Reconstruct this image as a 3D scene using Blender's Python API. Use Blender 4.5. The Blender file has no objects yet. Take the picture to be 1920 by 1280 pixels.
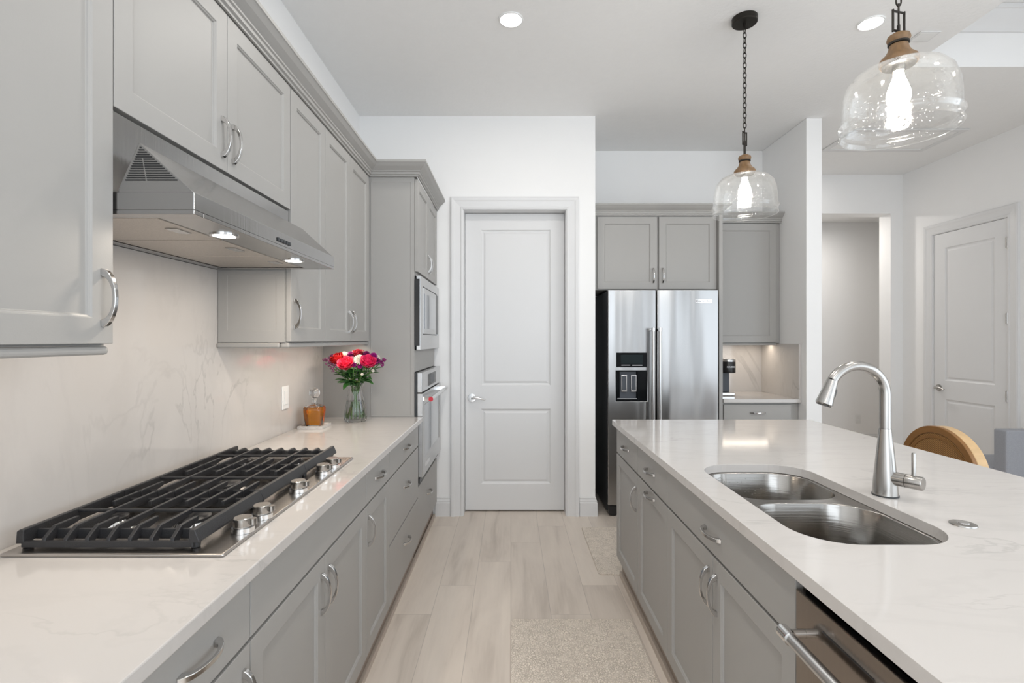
import bpy, bmesh, math, random
from mathutils import Vector, Matrix
random.seed(7)
S = bpy.context.scene
COL = S.collection

# ------------------------------------------------------------------ camera, world, light, exposure
CAM_H, F = 1.40, 950.0                      # eye height, focal length in pixels of the 1920 px frame
cd = bpy.data.cameras.new('camera'); cam = bpy.data.objects.new('camera', cd); COL.objects.link(cam)
cam.location = (0, 0, CAM_H); cam.rotation_euler = (math.pi/2, 0, 0)
cd.sensor_width = 36; cd.lens = F/1920*36
cd.shift_x = 2/1920; cd.shift_y = -4/1920
cd.clip_start = 0.02
S.camera = cam
S.view_settings.view_transform = 'Standard'; S.view_settings.look = 'None'
S.view_settings.exposure = 0.45; S.view_settings.gamma = 1.0; S.view_settings.use_curve_mapping = False
w = bpy.data.worlds.new('world'); S.world = w; w.use_nodes = True
w.node_tree.nodes['Background'].inputs[0].default_value = (0.80, 0.90, 1.0, 1)
w.node_tree.nodes['Background'].inputs[1].default_value = 0.9

def area(name, loc, rot, sx, sy, power, color, shape='RECTANGLE', spread=math.pi):
    l = bpy.data.lights.new(name, 'AREA'); l.shape = shape; l.size = sx; l.size_y = sy
    l.energy = power; l.color = color; l.spread = spread
    o = bpy.data.objects.new(name, l); COL.objects.link(o); o.location = loc; o.rotation_euler = rot
    return o
DAY = (0.86, 0.93, 1.0); WARM = (1.0, 0.87, 0.72); CAN = (1.0, 0.955, 0.90)
# daylight from windows behind the camera, plus two added panels standing in for more windows
area('daylight_rear', (0.55, -3.55, 1.45), (math.pi/2, 0, 0), 2.8, 2.8, 46, DAY)
area('fridge_reflection_light', (3.4, -3.55, 1.45), (math.pi/2, 0, 0), 0.9, 2.8, 5, DAY)  # added unseen panel, there to be mirrored in the right fridge door
area('side_fill_light', (4.19, -0.95, 1.45), (math.pi/2, 0, math.pi/2), 4.5, 2.8, 52, DAY)  # added sidelight from an unseen opening, for the left cabinet fronts
# recessed ceiling cans of the kitchen (two in view, the unseen rest added for overhead light)
CEIL = 3.169
for (x, y, p) in ((0, 2.80, 5.5), (2.01, 2.83, 1.6), (0, 1.2, 6.5), (0, -0.6, 6.5), (2.01, 1.0, 3), (2.01, -0.9, 3), (0, -2.2, 6)):
    area('can_light', (x, y, CEIL-0.03), (0, 0, 0), 0.11, 0.11, p, CAN, 'DISK')
area('hall_fill_light', (3.6, 6.1, 2.86), (0, 0, 0), 0.11, 0.11, 10, CAN, 'DISK')  # added lamp without a visible fixture, brightens the hall
area('foyer_fill_light', (3.0, 5.1, CEIL-0.03), (0, 0, 0), 0.11, 0.11, 1.5, CAN, 'DISK')  # added fill for the foyer, out of sight behind the partition

# ------------------------------------------------------------------ materials
def nd(nt, t, **kw):
    n = nt.nodes.new(t)
    for k, v in kw.items(): setattr(n, k, v)
    return n
def base(name):
    m = bpy.data.materials.new(name); m.use_nodes = True
    return m, m.node_tree, m.node_tree.nodes['Principled BSDF']
def paint(name, col, rough=0.5, metal=0.0, var=0.03, scale=8, bump=0.0, bscale=200, coat=0.0, stretch=None, spec=0.5, bdist=0.002):
    m, nt, b = base(name); L = nt.links.new
    tc = nd(nt, 'ShaderNodeTexCoord'); src = tc.outputs['Object']
    if stretch:
        mp = nd(nt, 'ShaderNodeMapping'); mp.inputs['Scale'].default_value = stretch; L(src, mp.inputs[0]); src = mp.outputs[0]
    n = nd(nt, 'ShaderNodeTexNoise'); n.inputs['Scale'].default_value = scale; n.inputs['Detail'].default_value = 3; L(src, n.inputs['Vector'])
    r = nd(nt, 'ShaderNodeMapRange'); r.inputs[3].default_value = 1-var; r.inputs[4].default_value = 1+var; L(n.outputs[0], r.inputs[0])
    mx = nd(nt, 'ShaderNodeVectorMath', operation='SCALE'); mx.inputs[0].default_value = col; L(r.outputs[0], mx.inputs[3])
    L(mx.outputs[0], b.inputs['Base Color'])
    b.inputs['Roughness'].default_value = rough; b.inputs['Metallic'].default_value = metal
    b.inputs['Specular IOR Level'].default_value = spec
    if coat: b.inputs['Coat Weight'].default_value = coat; b.inputs['Coat Roughness'].default_value = 0.08
    if bump:
        n2 = nd(nt, 'ShaderNodeTexNoise'); n2.inputs['Scale'].default_value = bscale; L(src, n2.inputs['Vector'])
        bp = nd(nt, 'ShaderNodeBump'); bp.inputs['Strength'].default_value = bump; bp.inputs['Distance'].default_value = bdist
        L(n2.outputs[0], bp.inputs['Height']); L(bp.outputs[0], b.inputs['Normal'])
    return m
def glow(name, col, strength):
    m, nt, b = base(name)
    b.inputs['Base Color'].default_value = (*col, 1); b.inputs['Emission Color'].default_value = (*col, 1); b.inputs['Emission Strength'].default_value = strength
    return m
def glass(name, col=(1, 1, 1), ior=1.45, rough=0.0, bump=0.0):
    m, nt, b = base(name)
    b.inputs['Base Color'].default_value = (*col, 1); b.inputs['Transmission Weight'].default_value = 1
    b.inputs['IOR'].default_value = ior; b.inputs['Roughness'].default_value = rough
    return m
def thin_glass(name):                       # seeded blown glass: a thin clear shell with bubbles in its surface
    m = bpy.data.materials.new(name); m.use_nodes = True; nt = m.node_tree; L = nt.links.new
    nt.nodes.remove(nt.nodes['Principled BSDF']); out = nt.nodes['Material Output']
    tc = nd(nt, 'ShaderNodeTexCoord')
    v = nd(nt, 'ShaderNodeTexVoronoi'); v.inputs['Scale'].default_value = 62; L(tc.outputs['Object'], v.inputs['Vector'])
    mr = nd(nt, 'ShaderNodeMapRange'); mr.inputs[1].default_value = 0.0; mr.inputs[2].default_value = 0.28; mr.inputs[3].default_value = 1; mr.inputs[4].default_value = 0; L(v.outputs['Distance'], mr.inputs[0])
    n = nd(nt, 'ShaderNodeTexNoise'); n.inputs['Scale'].default_value = 14; n.inputs['Detail'].default_value = 4; L(tc.outputs['Object'], n.inputs['Vector'])
    ad = nd(nt, 'ShaderNodeMath', operation='ADD'); L(mr.outputs[0], ad.inputs[0]); L(n.outputs[0], ad.inputs[1])
    bp = nd(nt, 'ShaderNodeBump'); bp.inputs['Strength'].default_value = 0.42; bp.inputs['Distance'].default_value = 0.005; L(ad.outputs[0], bp.inputs['Height'])
    fr = nd(nt, 'ShaderNodeLayerWeight'); fr.inputs[0].default_value = 0.5; L(bp.outputs[0], fr.inputs['Normal'])
    pw = nd(nt, 'ShaderNodeMath', operation='POWER'); pw.inputs[1].default_value = 2.8; L(fr.outputs['Facing'], pw.inputs[0])
    ma = nd(nt, 'ShaderNodeMath', operation='MULTIPLY_ADD'); ma.inputs[1].default_value = 0.75; ma.inputs[2].default_value = 0.03; L(pw.outputs[0], ma.inputs[0])
    g = nd(nt, 'ShaderNodeBsdfGlossy'); g.inputs['Roughness'].default_value = 0.06; g.inputs[0].default_value = (1, 1, 1, 1); L(bp.outputs[0], g.inputs['Normal'])
    t = nd(nt, 'ShaderNodeBsdfTransparent'); t.inputs[0].default_value = (0.985, 0.985, 0.98, 1)
    mx = nd(nt, 'ShaderNodeMixShader'); L(ma.outputs[0], mx.inputs[0]); L(t.outputs[0], mx.inputs[1]); L(g.outputs[0], mx.inputs[2])
    tl = nd(nt, 'ShaderNodeBsdfTranslucent'); tl.inputs[0].default_value = (0.9, 0.9, 0.88, 1)
    m2 = nd(nt, 'ShaderNodeMixShader'); m2.inputs[0].default_value = 0.008; L(mx.outputs[0], m2.inputs[1]); L(tl.outputs[0], m2.inputs[2])
    L(m2.outputs[0], out.inputs[0]); return m
def quartz(name, amount, sc, rot, lum=1.0):
    m, nt, b = base(name); L = nt.links.new
    tc = nd(nt, 'ShaderNodeTexCoord'); mp = nd(nt, 'ShaderNodeMapping'); mp.inputs['Rotation'].default_value = rot; mp.inputs['Scale'].default_value = sc
    L(tc.outputs['Object'], mp.inputs[0])
    def vein(scale, width, detail, dist):
        n = nd(nt, 'ShaderNodeTexNoise'); n.inputs['Scale'].default_value = scale; n.inputs['Detail'].default_value = detail
        n.inputs['Roughness'].default_value = 0.55; n.inputs['Distortion'].default_value = dist; L(mp.outputs[0], n.inputs['Vector'])
        s = nd(nt, 'ShaderNodeMath', operation='SUBTRACT'); s.inputs[1].default_value = 0.5; L(n.outputs[0], s.inputs[0])
        a = nd(nt, 'ShaderNodeMath', operation='ABSOLUTE'); L(s.outputs[0], a.inputs[0])
        r = nd(nt, 'ShaderNodeMapRange'); r.inputs[1].default_value = 0; r.inputs[2].default_value = width; r.inputs[3].default_value = 1; r.inputs[4].default_value = 0
        r.interpolation_type = 'SMOOTHSTEP'; L(a.outputs[0], r.inputs[0]); return r.outputs[0]
    v1 = vein(1.1, 0.010, 6, 0.8); v2 = vein(2.3, 0.05, 5, 0.5)
    n = nd(nt, 'ShaderNodeTexNoise'); n.inputs['Scale'].default_value = 2.2; n.inputs['Detail'].default_value = 4; L(tc.outputs['Object'], n.inputs['Vector'])
    r = nd(nt, 'ShaderNodeMapRange'); r.inputs[1].default_value = 0.42; r.inputs[2].default_value = 0.68; L(n.outputs[0], r.inputs[0])
    m1 = nd(nt, 'ShaderNodeMath', operation='MULTIPLY'); L(v1, m1.inputs[0]); L(r.outputs[0], m1.inputs[1])
    m2 = nd(nt, 'ShaderNodeMath', operation='MULTIPLY_ADD'); m2.inputs[1].default_value = 0.16; L(v2, m2.inputs[0]); L(m1.outputs[0], m2.inputs[2])
    m3 = nd(nt, 'ShaderNodeMath', operation='MULTIPLY'); m3.inputs[1].default_value = amount; m3.use_clamp = True; L(m2.outputs[0], m3.inputs[0])
    mix = nd(nt, 'ShaderNodeMix', data_type='RGBA'); mix.inputs[6].default_value = (0.585*lum, 0.557*lum, 0.533*lum, 1); mix.inputs[7].default_value = (0.33, 0.31, 0.30, 1)
    L(m3.outputs[0], mix.inputs[0]); L(mix.outputs[2], b.inputs['Base Color'])
    b.inputs['Roughness'].default_value = 0.09; b.inputs['Specular IOR Level'].default_value = 0.5
    return m
def floor_mat():
    m, nt, b = base('wood_look_tile'); L = nt.links.new
    tc = nd(nt, 'ShaderNodeTexCoord'); sp = nd(nt, 'ShaderNodeSeparateXYZ'); L(tc.outputs['Object'], sp.inputs[0])
    def M(op, a, bb=None, c=None):
        n = nd(nt, 'ShaderNodeMath', operation=op)
        for i, v in enumerate((a, bb, c)):
            if v is None: continue
            if isinstance(v, (int, float)): n.inputs[i].default_value = v
            else: L(v, n.inputs[i])
        return n.outputs[0]
    xs = M('DIVIDE', sp.outputs[0], 0.203); row = M('FLOOR', xs); fx = M('FRACT', xs)
    yy = M('SUBTRACT', sp.outputs[1], M('MULTIPLY_ADD', row, 0.305, 3.495)); ys = M('DIVIDE', yy, 1.22); idy = M('FLOOR', ys); fy = M('FRACT', ys)
    dx = M('MULTIPLY', M('MINIMUM', fx, M('SUBTRACT', 1, fx)), 0.203); dy = M('MULTIPLY', M('MINIMUM', fy, M('SUBTRACT', 1, fy)), 1.22)
    d = M('MINIMUM', dx, dy); gr = M('LESS_THAN', d, 0.0013)
    cb = nd(nt, 'ShaderNodeCombineXYZ'); L(row, cb.inputs[0]); L(idy, cb.inputs[1])
    wn = nd(nt, 'ShaderNodeTexWhiteNoise', noise_dimensions='2D'); L(cb.outputs[0], wn.inputs['Vector'])
    cb2 = nd(nt, 'ShaderNodeCombineXYZ'); L(M('MULTIPLY_ADD', wn.outputs[0], 37.0, M('MULTIPLY', sp.outputs[0], 6.0)), cb2.inputs[0]); L(M('MULTIPLY', sp.outputs[1], 0.9), cb2.inputs[1])
    L(M('MULTIPLY', wn.outputs[0], 11.0), cb2.inputs[2])
    n1 = nd(nt, 'ShaderNodeTexNoise'); n1.inputs['Scale'].default_value = 1.4; n1.inputs['Detail'].default_value = 5; n1.inputs['Distortion'].default_value = 0.7; L(cb2.outputs[0], n1.inputs['Vector'])
    cb3 = nd(nt, 'ShaderNodeCombineXYZ'); L(M('MULTIPLY', sp.outputs[0], 90.0), cb3.inputs[0]); L(M('MULTIPLY_ADD', sp.outputs[1], 4.0, M('MULTIPLY', wn.outputs[0], 50.0)), cb3.inputs[1])
    n2 = nd(nt, 'ShaderNodeTexNoise'); n2.inputs['Scale'].default_value = 1.0; n2.inputs['Detail'].default_value = 3; L(cb3.outputs[0], n2.inputs['Vector'])
    fac = M('MULTIPLY_ADD', n2.outputs[0], 0.25, M('MULTIPLY_ADD', n1.outputs[0], 1.5, M('MULTIPLY_ADD', wn.outputs[0], 0.22, -0.50)))
    rp = nd(nt, 'ShaderNodeValToRGB'); L(fac, rp.inputs[0])
    rp.color_ramp.elements[0].position = 0.05; rp.color_ramp.elements[0].color = (0.50, 0.435, 0.375, 1)
    rp.color_ramp.elements[1].position = 0.85; rp.color_ramp.elements[1].color = (0.75, 0.67, 0.59, 1)
    e = rp.color_ramp.elements.new(0.4); e.color = (0.66, 0.585, 0.515, 1)
    mix = nd(nt, 'ShaderNodeMix', data_type='RGBA'); L(M('MULTIPLY', gr, 0.55), mix.inputs[0]); L(rp.outputs[0], mix.inputs[6]); mix.inputs[7].default_value = (0.33, 0.29, 0.26, 1)
    L(mix.outputs[2], b.inputs['Base Color']); b.inputs['Roughness'].default_value = 0.42
    bp = nd(nt, 'ShaderNodeBump'); bp.inputs['Strength'].default_value = 0.25; bp.inputs['Distance'].default_value = 0.002
    L(M('SUBTRACT', M('MULTIPLY', n2.outputs[0], 0.3), gr), bp.inputs['Height']); L(bp.outputs[0], b.inputs['Normal'])
    return m
def rug_mat():
    m, nt, b = base('woven_rug'); L = nt.links.new
    tc = nd(nt, 'ShaderNodeTexCoord')
    n = nd(nt, 'ShaderNodeTexNoise'); n.inputs['Scale'].default_value = 30; L(tc.outputs['Object'], n.inputs['Vector'])
    mxv = nd(nt, 'ShaderNodeVectorMath', operation='MULTIPLY_ADD'); mxv.inputs[1].default_value = (0.03, 0.03, 0); L(n.outputs['Color'], mxv.inputs[0]); L(tc.outputs['Object'], mxv.inputs[2])
    v = nd(nt, 'ShaderNodeTexVoronoi', feature='DISTANCE_TO_EDGE')
    v.inputs['Scale'].default_value = 105; L(mxv.outputs[0], v.inputs['Vector'])
    r = nd(nt, 'ShaderNodeMapRange'); r.inputs[1].default_value = 0.0; r.inputs[2].default_value = 0.14; L(v.outputs['Distance'], r.inputs[0])
    n3 = nd(nt, 'ShaderNodeTexNoise'); n3.inputs['Scale'].default_value = 22; n3.inputs['Detail'].default_value = 2; L(tc.outputs['Object'], n3.inputs['Vector'])
    r3 = nd(nt, 'ShaderNodeMapRange'); r3.inputs[1].default_value = 0.30; r3.inputs[2].default_value = 0.75; L(n3.outputs[0], r3.inputs[0])
    mm = nd(nt, 'ShaderNodeMath', operation='MAXIMUM'); L(r.outputs[0], mm.inputs[0]); L(r3.outputs[0], mm.inputs[1])
    mix = nd(nt, 'ShaderNodeMix', data_type='RGBA'); mix.inputs[6].default_value = (0.55, 0.48, 0.405, 1); mix.inputs[7].default_value = (0.88, 0.79, 0.69, 1); L(mm.outputs[0], mix.inputs[0])
    L(mix.outputs[2], b.inputs['Base Color']); b.inputs['Roughness'].default_value = 0.9
    bp = nd(nt, 'ShaderNodeBump'); bp.inputs['Strength'].default_value = 0.8; bp.inputs['Distance'].default_value = 0.003; L(r.outputs[0], bp.inputs['Height']); L(bp.outputs[0], b.inputs['Normal'])
    return m
def cane_mat():
    m, nt, b = base('woven_cane'); L = nt.links.new
    tc = nd(nt, 'ShaderNodeTexCoord'); ck = nd(nt, 'ShaderNodeTexChecker'); ck.inputs['Scale'].default_value = 190; L(tc.outputs['Object'], ck.inputs[0])
    ck.inputs[1].default_value = (0.42, 0.22, 0.07, 1); ck.inputs[2].default_value = (0.13, 0.055, 0.014, 1)
    L(ck.outputs[0], b.inputs['Base Color']); b.inputs['Roughness'].default_value = 0.6
    return m
def brushed(name, col, rough, stretch, bump=0.12, bdist=0.002):
    m = paint(name, col, rough, 1.0, 0.05, 3, bump, 5, stretch=stretch, bdist=bdist); return m

M_CAB = paint('grey_paint', (0.375, 0.365, 0.35), 0.42, spec=0.35, var=0.015, scale=3, bump=0.05, bscale=300)
M_DARKGAP = paint('shadow_black', (0.02, 0.02, 0.02), 0.8)
M_WALL = paint('wall_paint', (0.89, 0.885, 0.878), 0.75, var=0.01, bump=0.08, bscale=260)
M_CEIL = paint('ceiling_paint', (0.87, 0.867, 0.86), 0.9, var=0.015, scale=20, bump=0.7, bscale=45)
M_TRIM = paint('trim_paint', (0.73, 0.728, 0.728), 0.35, var=0.01)
M_QZ = quartz('quartz_counter', 0.35, (1.0, 2.4, 1.0), (0, 0, 0.5), 0.95)
M_QB = quartz('quartz_backsplash', 0.42, (1.0, 1.9, 0.75), (0.9, 0, 0), 0.97)
M_QI = quartz('quartz_island', 0.4, (0.8, 2.6, 1.0), (0, 0, 0.25), 1.08)
M_FLOOR = floor_mat(); M_RUG = rug_mat(); M_CANE = cane_mat()
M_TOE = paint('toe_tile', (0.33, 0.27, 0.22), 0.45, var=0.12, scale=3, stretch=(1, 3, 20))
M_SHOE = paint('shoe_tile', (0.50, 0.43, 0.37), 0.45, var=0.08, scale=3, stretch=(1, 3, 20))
M_SS = brushed('brushed_stainless', (0.60, 0.60, 0.60), 0.27, (1, 1, 60))
M_SSV = brushed('fridge_stainless', (0.34, 0.335, 0.33), 0.25, (0.75, 0.75, 0.06), 0.8, bdist=0.045)
M_SSD = brushed('dark_stainless', (0.27, 0.235, 0.205), 0.15, (1, 60, 1), 0.05)
M_SSH = brushed('hood_stainless', (0.40, 0.395, 0.39), 0.20, (1, 40, 1))
M_SSC = brushed('cooktop_stainless', (0.50, 0.47, 0.44), 0.26, (1, 40, 1))
M_SINK = brushed('sink_stainless', (0.33, 0.315, 0.295), 0.19, (1, 1, 40))
M_NICKEL = brushed('brushed_nickel', (0.43, 0.415, 0.395), 0.24, (40, 40, 1), 0.05)
M_CHROME = paint('chrome', (0.80, 0.80, 0.80), 0.07, 1.0, 0.0)
M_PULL = paint('polished_nickel', (0.62, 0.61, 0.60), 0.13, 1.0, 0.0)
M_IRON = paint('cast_iron', (0.022, 0.022, 0.024), 0.42, var=0.1, scale=60, bump=0.3, bscale=400)
M_BLACK = paint('black_plastic', (0.012, 0.012, 0.013), 0.3)
M_BLKGLASS = paint('black_glass', (0.008, 0.009, 0.010), 0.08, spec=0.06)
M_BLKSAT = paint('satin_black', (0.03, 0.033, 0.036), 0.38)
M_GREYPL = paint('grey_plastic', (0.065, 0.072, 0.085), 0.35, spec=0.3)
M_OVGLASS = paint('oven_glass', (0.10, 0.13, 0.17), 0.04, spec=0.9, coat=1.0)
M_WHITEPL = paint('white_plastic', (0.82, 0.82, 0.81), 0.35)
M_LENS = glow('downlight_lens', (1.0, 0.97, 0.93), 9)
M_HLENS = glow('hood_lens', (1.0, 0.93, 0.82), 12)
M_BULB = glow('bulb_glow', (1.0, 0.95, 0.88), 64)
M_SHADE = thin_glass('seeded_glass')
M_GLASS = glass('clear_glass')
M_WATER = glass('water', (0.97, 1.0, 0.97), 1.33)
M_AMBER = glass('amber_liquor', (1.0, 0.37, 0.004), 1.36)
M_WOOD = paint('turned_wood', (0.19, 0.108, 0.048), 0.5, var=0.45, scale=9, stretch=(8, 8, 1.2))
M_BRONZE = paint('dark_bronze', (0.03, 0.026, 0.022), 0.45, 0.7)
M_RATTAN = paint('honey_wood', (0.25, 0.115, 0.032), 0.42, var=0.2, scale=6, stretch=(2, 2, 9))
M_ASH = paint('pale_wood', (0.62, 0.42, 0.22), 0.45, var=0.15, scale=6, stretch=(2, 2, 9))
M_FABRIC = paint('grey_fabric', (0.32, 0.33, 0.36), 0.95, var=0.18, scale=220, bump=0.5, bscale=300)
M_RED = paint('red_enamel', (0.55, 0.02, 0.04), 0.3)
M_TEXT_D = paint('dark_print', (0.06, 0.06, 0.07), 0.5)
M_TEXT_L = paint('light_print', (0.75, 0.76, 0.78), 0.5)
M_FILTER = paint('filter_mesh', (0.55, 0.51, 0.47), 0.45, 0.8, 0.25, 320)
M_MARBLE = quartz('marble_tray', 1.0, (6, 6, 6), (0, 0, 0.3))
M_SCREEN = paint('display_glass', (0.014, 0.021, 0.023), 0.15, spec=0.1)
M_STEM = paint('green_stem', (0.09, 0.20, 0.045), 0.5)
M_LEAF = paint('green_leaf', (0.035, 0.13, 0.025), 0.4, var=0.3, scale=30)
M_OLIVE = paint('olive_leaf', (0.16, 0.22, 0.055), 0.45, var=0.2, scale=30)

# ------------------------------------------------------------------ mesh helpers
class MB:
    """collects closed shapes; T maps local (a,b,c) to world"""
    def __init__(s, T=None): s.v = []; s.f = []; s.T = T or (lambda a, b, c: (a, b, c))
    def add(s, vs, fs):
        o = len(s.v); s.v += [s.T(*p) for p in vs]; s.f += [tuple(o+i for i in f) for f in fs]; return s
    def box(s, x0, x1, y0, y1, z0, z1):
        vs = [(x, y, z) for z in (z0, z1) for y in (y0, y1) for x in (x0, x1)]
        return s.add(vs, [(0, 1, 3, 2), (4, 6, 7, 5), (0, 4, 5, 1), (2, 3, 7, 6), (0, 2, 6, 4), (1, 5, 7, 3)])
    def prism(s, poly, a0, a1, axis):
        """poly in the two other axes (in order), extruded along axis 0/1/2"""
        n = len(poly)
        def P(p, a): q = list(p); q.insert(axis, a); return tuple(q)
        vs = [P(p, a0) for p in poly]+[P(p, a1) for p in poly]
        fs = [tuple(range(n)), tuple(range(2*n-1, n-1, -1))]+[(i, (i+1) % n, n+(i+1) % n, n+i) for i in range(n)]
        return s.add(vs, fs)
    def lathe(s, prof, c, n=32, axis=2, closed=False):
        """prof: (r,h) list; revolves round axis through c"""
        vs = []; fs = []; m = len(prof)
        for i in range(n):
            t = 2*math.pi*i/n; co, si = math.cos(t), math.sin(t)
            for r, h in prof:
                r = max(r, 1e-5)
                p = [r*co, r*si, h] if axis == 2 else ([h, r*co, r*si] if axis == 0 else [r*si, h, r*co])
                vs.append(tuple(p[k]+c[k] for k in range(3)))
        for i in range(n):
            j = (i+1) % n
            for k in range(m if closed else m-1):
                k2 = (k+1) % m
                fs.append((i*m+k, j*m+k, j*m+k2, i*m+k2))
        if not closed:
            fs.append(tuple(i*m for i in range(n))); fs.append(tuple(i*m+m-1 for i in reversed(range(n))))
        return s.add(vs, fs)
    def tube(s, path, r, n=12, closed=False):
        """round sweep; r a number or a list"""
        P = [Vector(p) for p in path]; m = len(P); R = r if isinstance(r, (list, tuple)) else [r]*m
        vs = []; fs = []; up = None
        for i, p in enumerate(P):
            if closed: t = (P[(i+1) % m]-P[i-1]).normalized()
            else: t = (P[min(i+1, m-1)]-P[max(i-1, 0)]).normalized()
            if up is None:
                up = Vector((0, 0, 1)) if abs(t.z) < 0.9 else Vector((1, 0, 0))
            up = (up-t*up.dot(t)).normalized(); sd = t.cross(up)
            for k in range(n):
                a = 2*math.pi*k/n
                vs.append(tuple(p+R[i]*(math.cos(a)*up+math.sin(a)*sd)))
        for i in range(m if closed else m-1):
            j = (i+1) % m
            for k in range(n): fs.append((i*n+k, i*n+(k+1) % n, j*n+(k+1) % n, j*n+k))
        if not closed: fs += [tuple(range(n)), tuple((m-1)*n+k for k in reversed(range(n)))]
        return s.add(vs, fs)
    def sweep(s, prof, path, side=1):
        """prof (out,up) closed polygon along a flat polyline of (x,y,z); side +1: out is to the right of travel"""
        P = [Vector(p) for p in path]; m = len(P); n = len(prof); vs = []; fs = []
        for i, p in enumerate(P):
            d0 = (P[i]-P[i-1]).normalized() if i else (P[1]-P[0]).normalized()
            d1 = (P[i+1]-P[i]).normalized() if i < m-1 else d0
            n0 = Vector((d0.y, -d0.x, 0))*side; n1 = Vector((d1.y, -d1.x, 0))*side
            b = (n0+n1); b = b/ (1+n0.dot(n1))
            for o, h in prof: vs.append(tuple(p+b*o+Vector((0, 0, h))))
        for i in range(m-1):
            for k in range(n): fs.append((i*n+k, i*n+(k+1) % n, (i+1)*n+(k+1) % n, (i+1)*n+k))
        fs += [tuple(range(n)), tuple((m-1)*n+k for k in reversed(range(n)))]
        return s.add(vs, fs)
    def panel(s, u0, u1, v0, v1, w0, w1, holes=(), steps=(), curve=0.0, us_extra=()):
        """slab between w0 (back) and w1 (front) with recessed panels; steps = (inset, depth below the front)"""
        us = sorted(set([u0, u1]+[h[0] for h in holes]+[h[1] for h in holes]+list(us_extra))); vs_ = sorted(set([v0, v1]+[h[2] for h in holes]+[h[3] for h in holes]))
        cu = lambda u: w1+curve*(1-((2*u-u0-u1)/(u1-u0))**2)
        V = []; Fc = []; idx = {}
        for i, u in enumerate(us):
            for j, v in enumerate(vs_): idx[i, j] = len(V); V.append((u, v, cu(u)))
        def inh(u, v): return any(h[0] < u < h[1] and h[2] < v < h[3] for h in holes)
        for i in range(len(us)-1):
            for j in range(len(vs_)-1):
                if not inh((us[i]+us[i+1])/2, (vs_[j]+vs_[j+1])/2):
                    Fc.append((idx[i, j], idx[i+1, j], idx[i+1, j+1], idx[i, j+1]))
        for h in holes:
            rim = [(us.index(h[0]), vs_.index(h[2]), 0)]
            i0, i1, j0, j1 = us.index(h[0]), us.index(h[1]), vs_.index(h[2]), vs_.index(h[3])
            ring = [(i, j0) for i in range(i0, i1)]+[(i1, j) for j in range(j0, j1)]+[(i, j1) for i in range(i1, i0, -1)]+[(i0, j) for j in range(j1, j0, -1)]
            prev = [idx[r] for r in ring]
            for ins, dep in steps:
                cur = []
                for (i, j) in ring:
                    a = min(max(us[i], h[0]+ins), h[1]-ins); b = min(max(vs_[j], h[2]+ins), h[3]-ins)
                    cur.append(len(V)); V.append((a, b, cu(us[i])-dep))
                k = len(ring)
                for q in range(k): Fc.append((prev[q], prev[(q+1) % k], cur[(q+1) % k], cur[q]))
                prev = cur
            Fc.append(tuple(prev))
        # back and sides
        edge = [idx[i, 0] for i in range(len(us)-1)]+[idx[len(us)-1, j] for j in range(len(vs_)-1)]+[idx[i, len(vs_)-1] for i in range(len(us)-1, 0, -1)]+[idx[0, j] for j in range(len(vs_)-1, 0, -1)]
        bk = []
        for e in edge: bk.append(len(V)); V.append((V[e][0], V[e][1], w0))
        k = len(edge)
        for q in range(k): Fc.append((edge[q], bk[q], bk[(q+1) % k], edge[(q+1) % k]))
        Fc.append(tuple(reversed(bk)))
        return s.add(V, Fc)
    def build(s, name, mat, parent=None, smooth=None, bevel=0.0, seg=2):
        me = bpy.data.meshes.new(name); o = bpy.data.objects.new(name, me); COL.objects.link(o)
        off = Vector((0, 0, 0)); p = parent
        while p is not None: off += p.location; p = p.parent
        if parent is None:
            xs = list(zip(*s.v)); org = Vector(((min(xs[0])+max(xs[0]))/2, (min(xs[1])+max(xs[1]))/2, min(xs[2])))
            o.location = org; off = org
            if mat in (M_FLOOR,): o.location = (0, 0, 0); off = Vector((0, 0, 0))
        me.from_pydata([tuple(Vector(v)-off) for v in s.v], [], s.f)
        bm = bmesh.new(); bm.from_mesh(me); bmesh.ops.recalc_face_normals(bm, faces=bm.faces); bm.to_mesh(me); bm.free()
        me.materials.append(mat)
        if smooth is not None:
            for pl in me.polygons: pl.use_smooth = True
            me.set_sharp_from_angle(angle=math.radians(smooth))
        if bevel:
            md = o.modifiers.new('bevel', 'BEVEL'); md.width = bevel; md.segments = seg; md.limit_method = 'ANGLE'; md.angle_limit = math.radians(40)
        if parent is not None: o.parent = parent
        return o

def tag(o, label, cat, group=None):
    o['label'] = label; o['category'] = cat
    if group: o['group'] = group
    return o
def thing(name, label, cat, loc, group=None):
    o = bpy.data.objects.new(name, None); COL.objects.link(o); o.location = loc; o.empty_display_size = 0.05
    return tag(o, label, cat, group)
def struct(name, mb, mat, bevel=0.0, parent=None, smooth=None):
    o = mb.build(name, mat, parent, bevel=bevel, smooth=smooth)
    if parent is None: o['kind'] = 'structure'
    return o
def text(name, s, size, T, mat, parent, depth=0.0006, align='CENTER'):
    cu = bpy.data.curves.new('lettering', 'FONT'); cu.body = s; cu.size = size; cu.align_x = align; cu.align_y = 'CENTER'; cu.extrude = depth
    tmp = bpy.data.objects.new('lettering', cu); COL.objects.link(tmp)
    me = bpy.data.meshes.new_from_object(tmp.evaluated_get(bpy.context.evaluated_depsgraph_get()))
    bpy.data.objects.remove(tmp); bpy.data.curves.remove(cu)
    mb = MB(); mb.v = [T(v.co.x, v.co.y, v.co.z) for v in me.vertices]; mb.f = [tuple(p.vertices) for p in me.polygons]
    bpy.data.meshes.remove(me)
    return mb.build(name, mat, parent)

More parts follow.
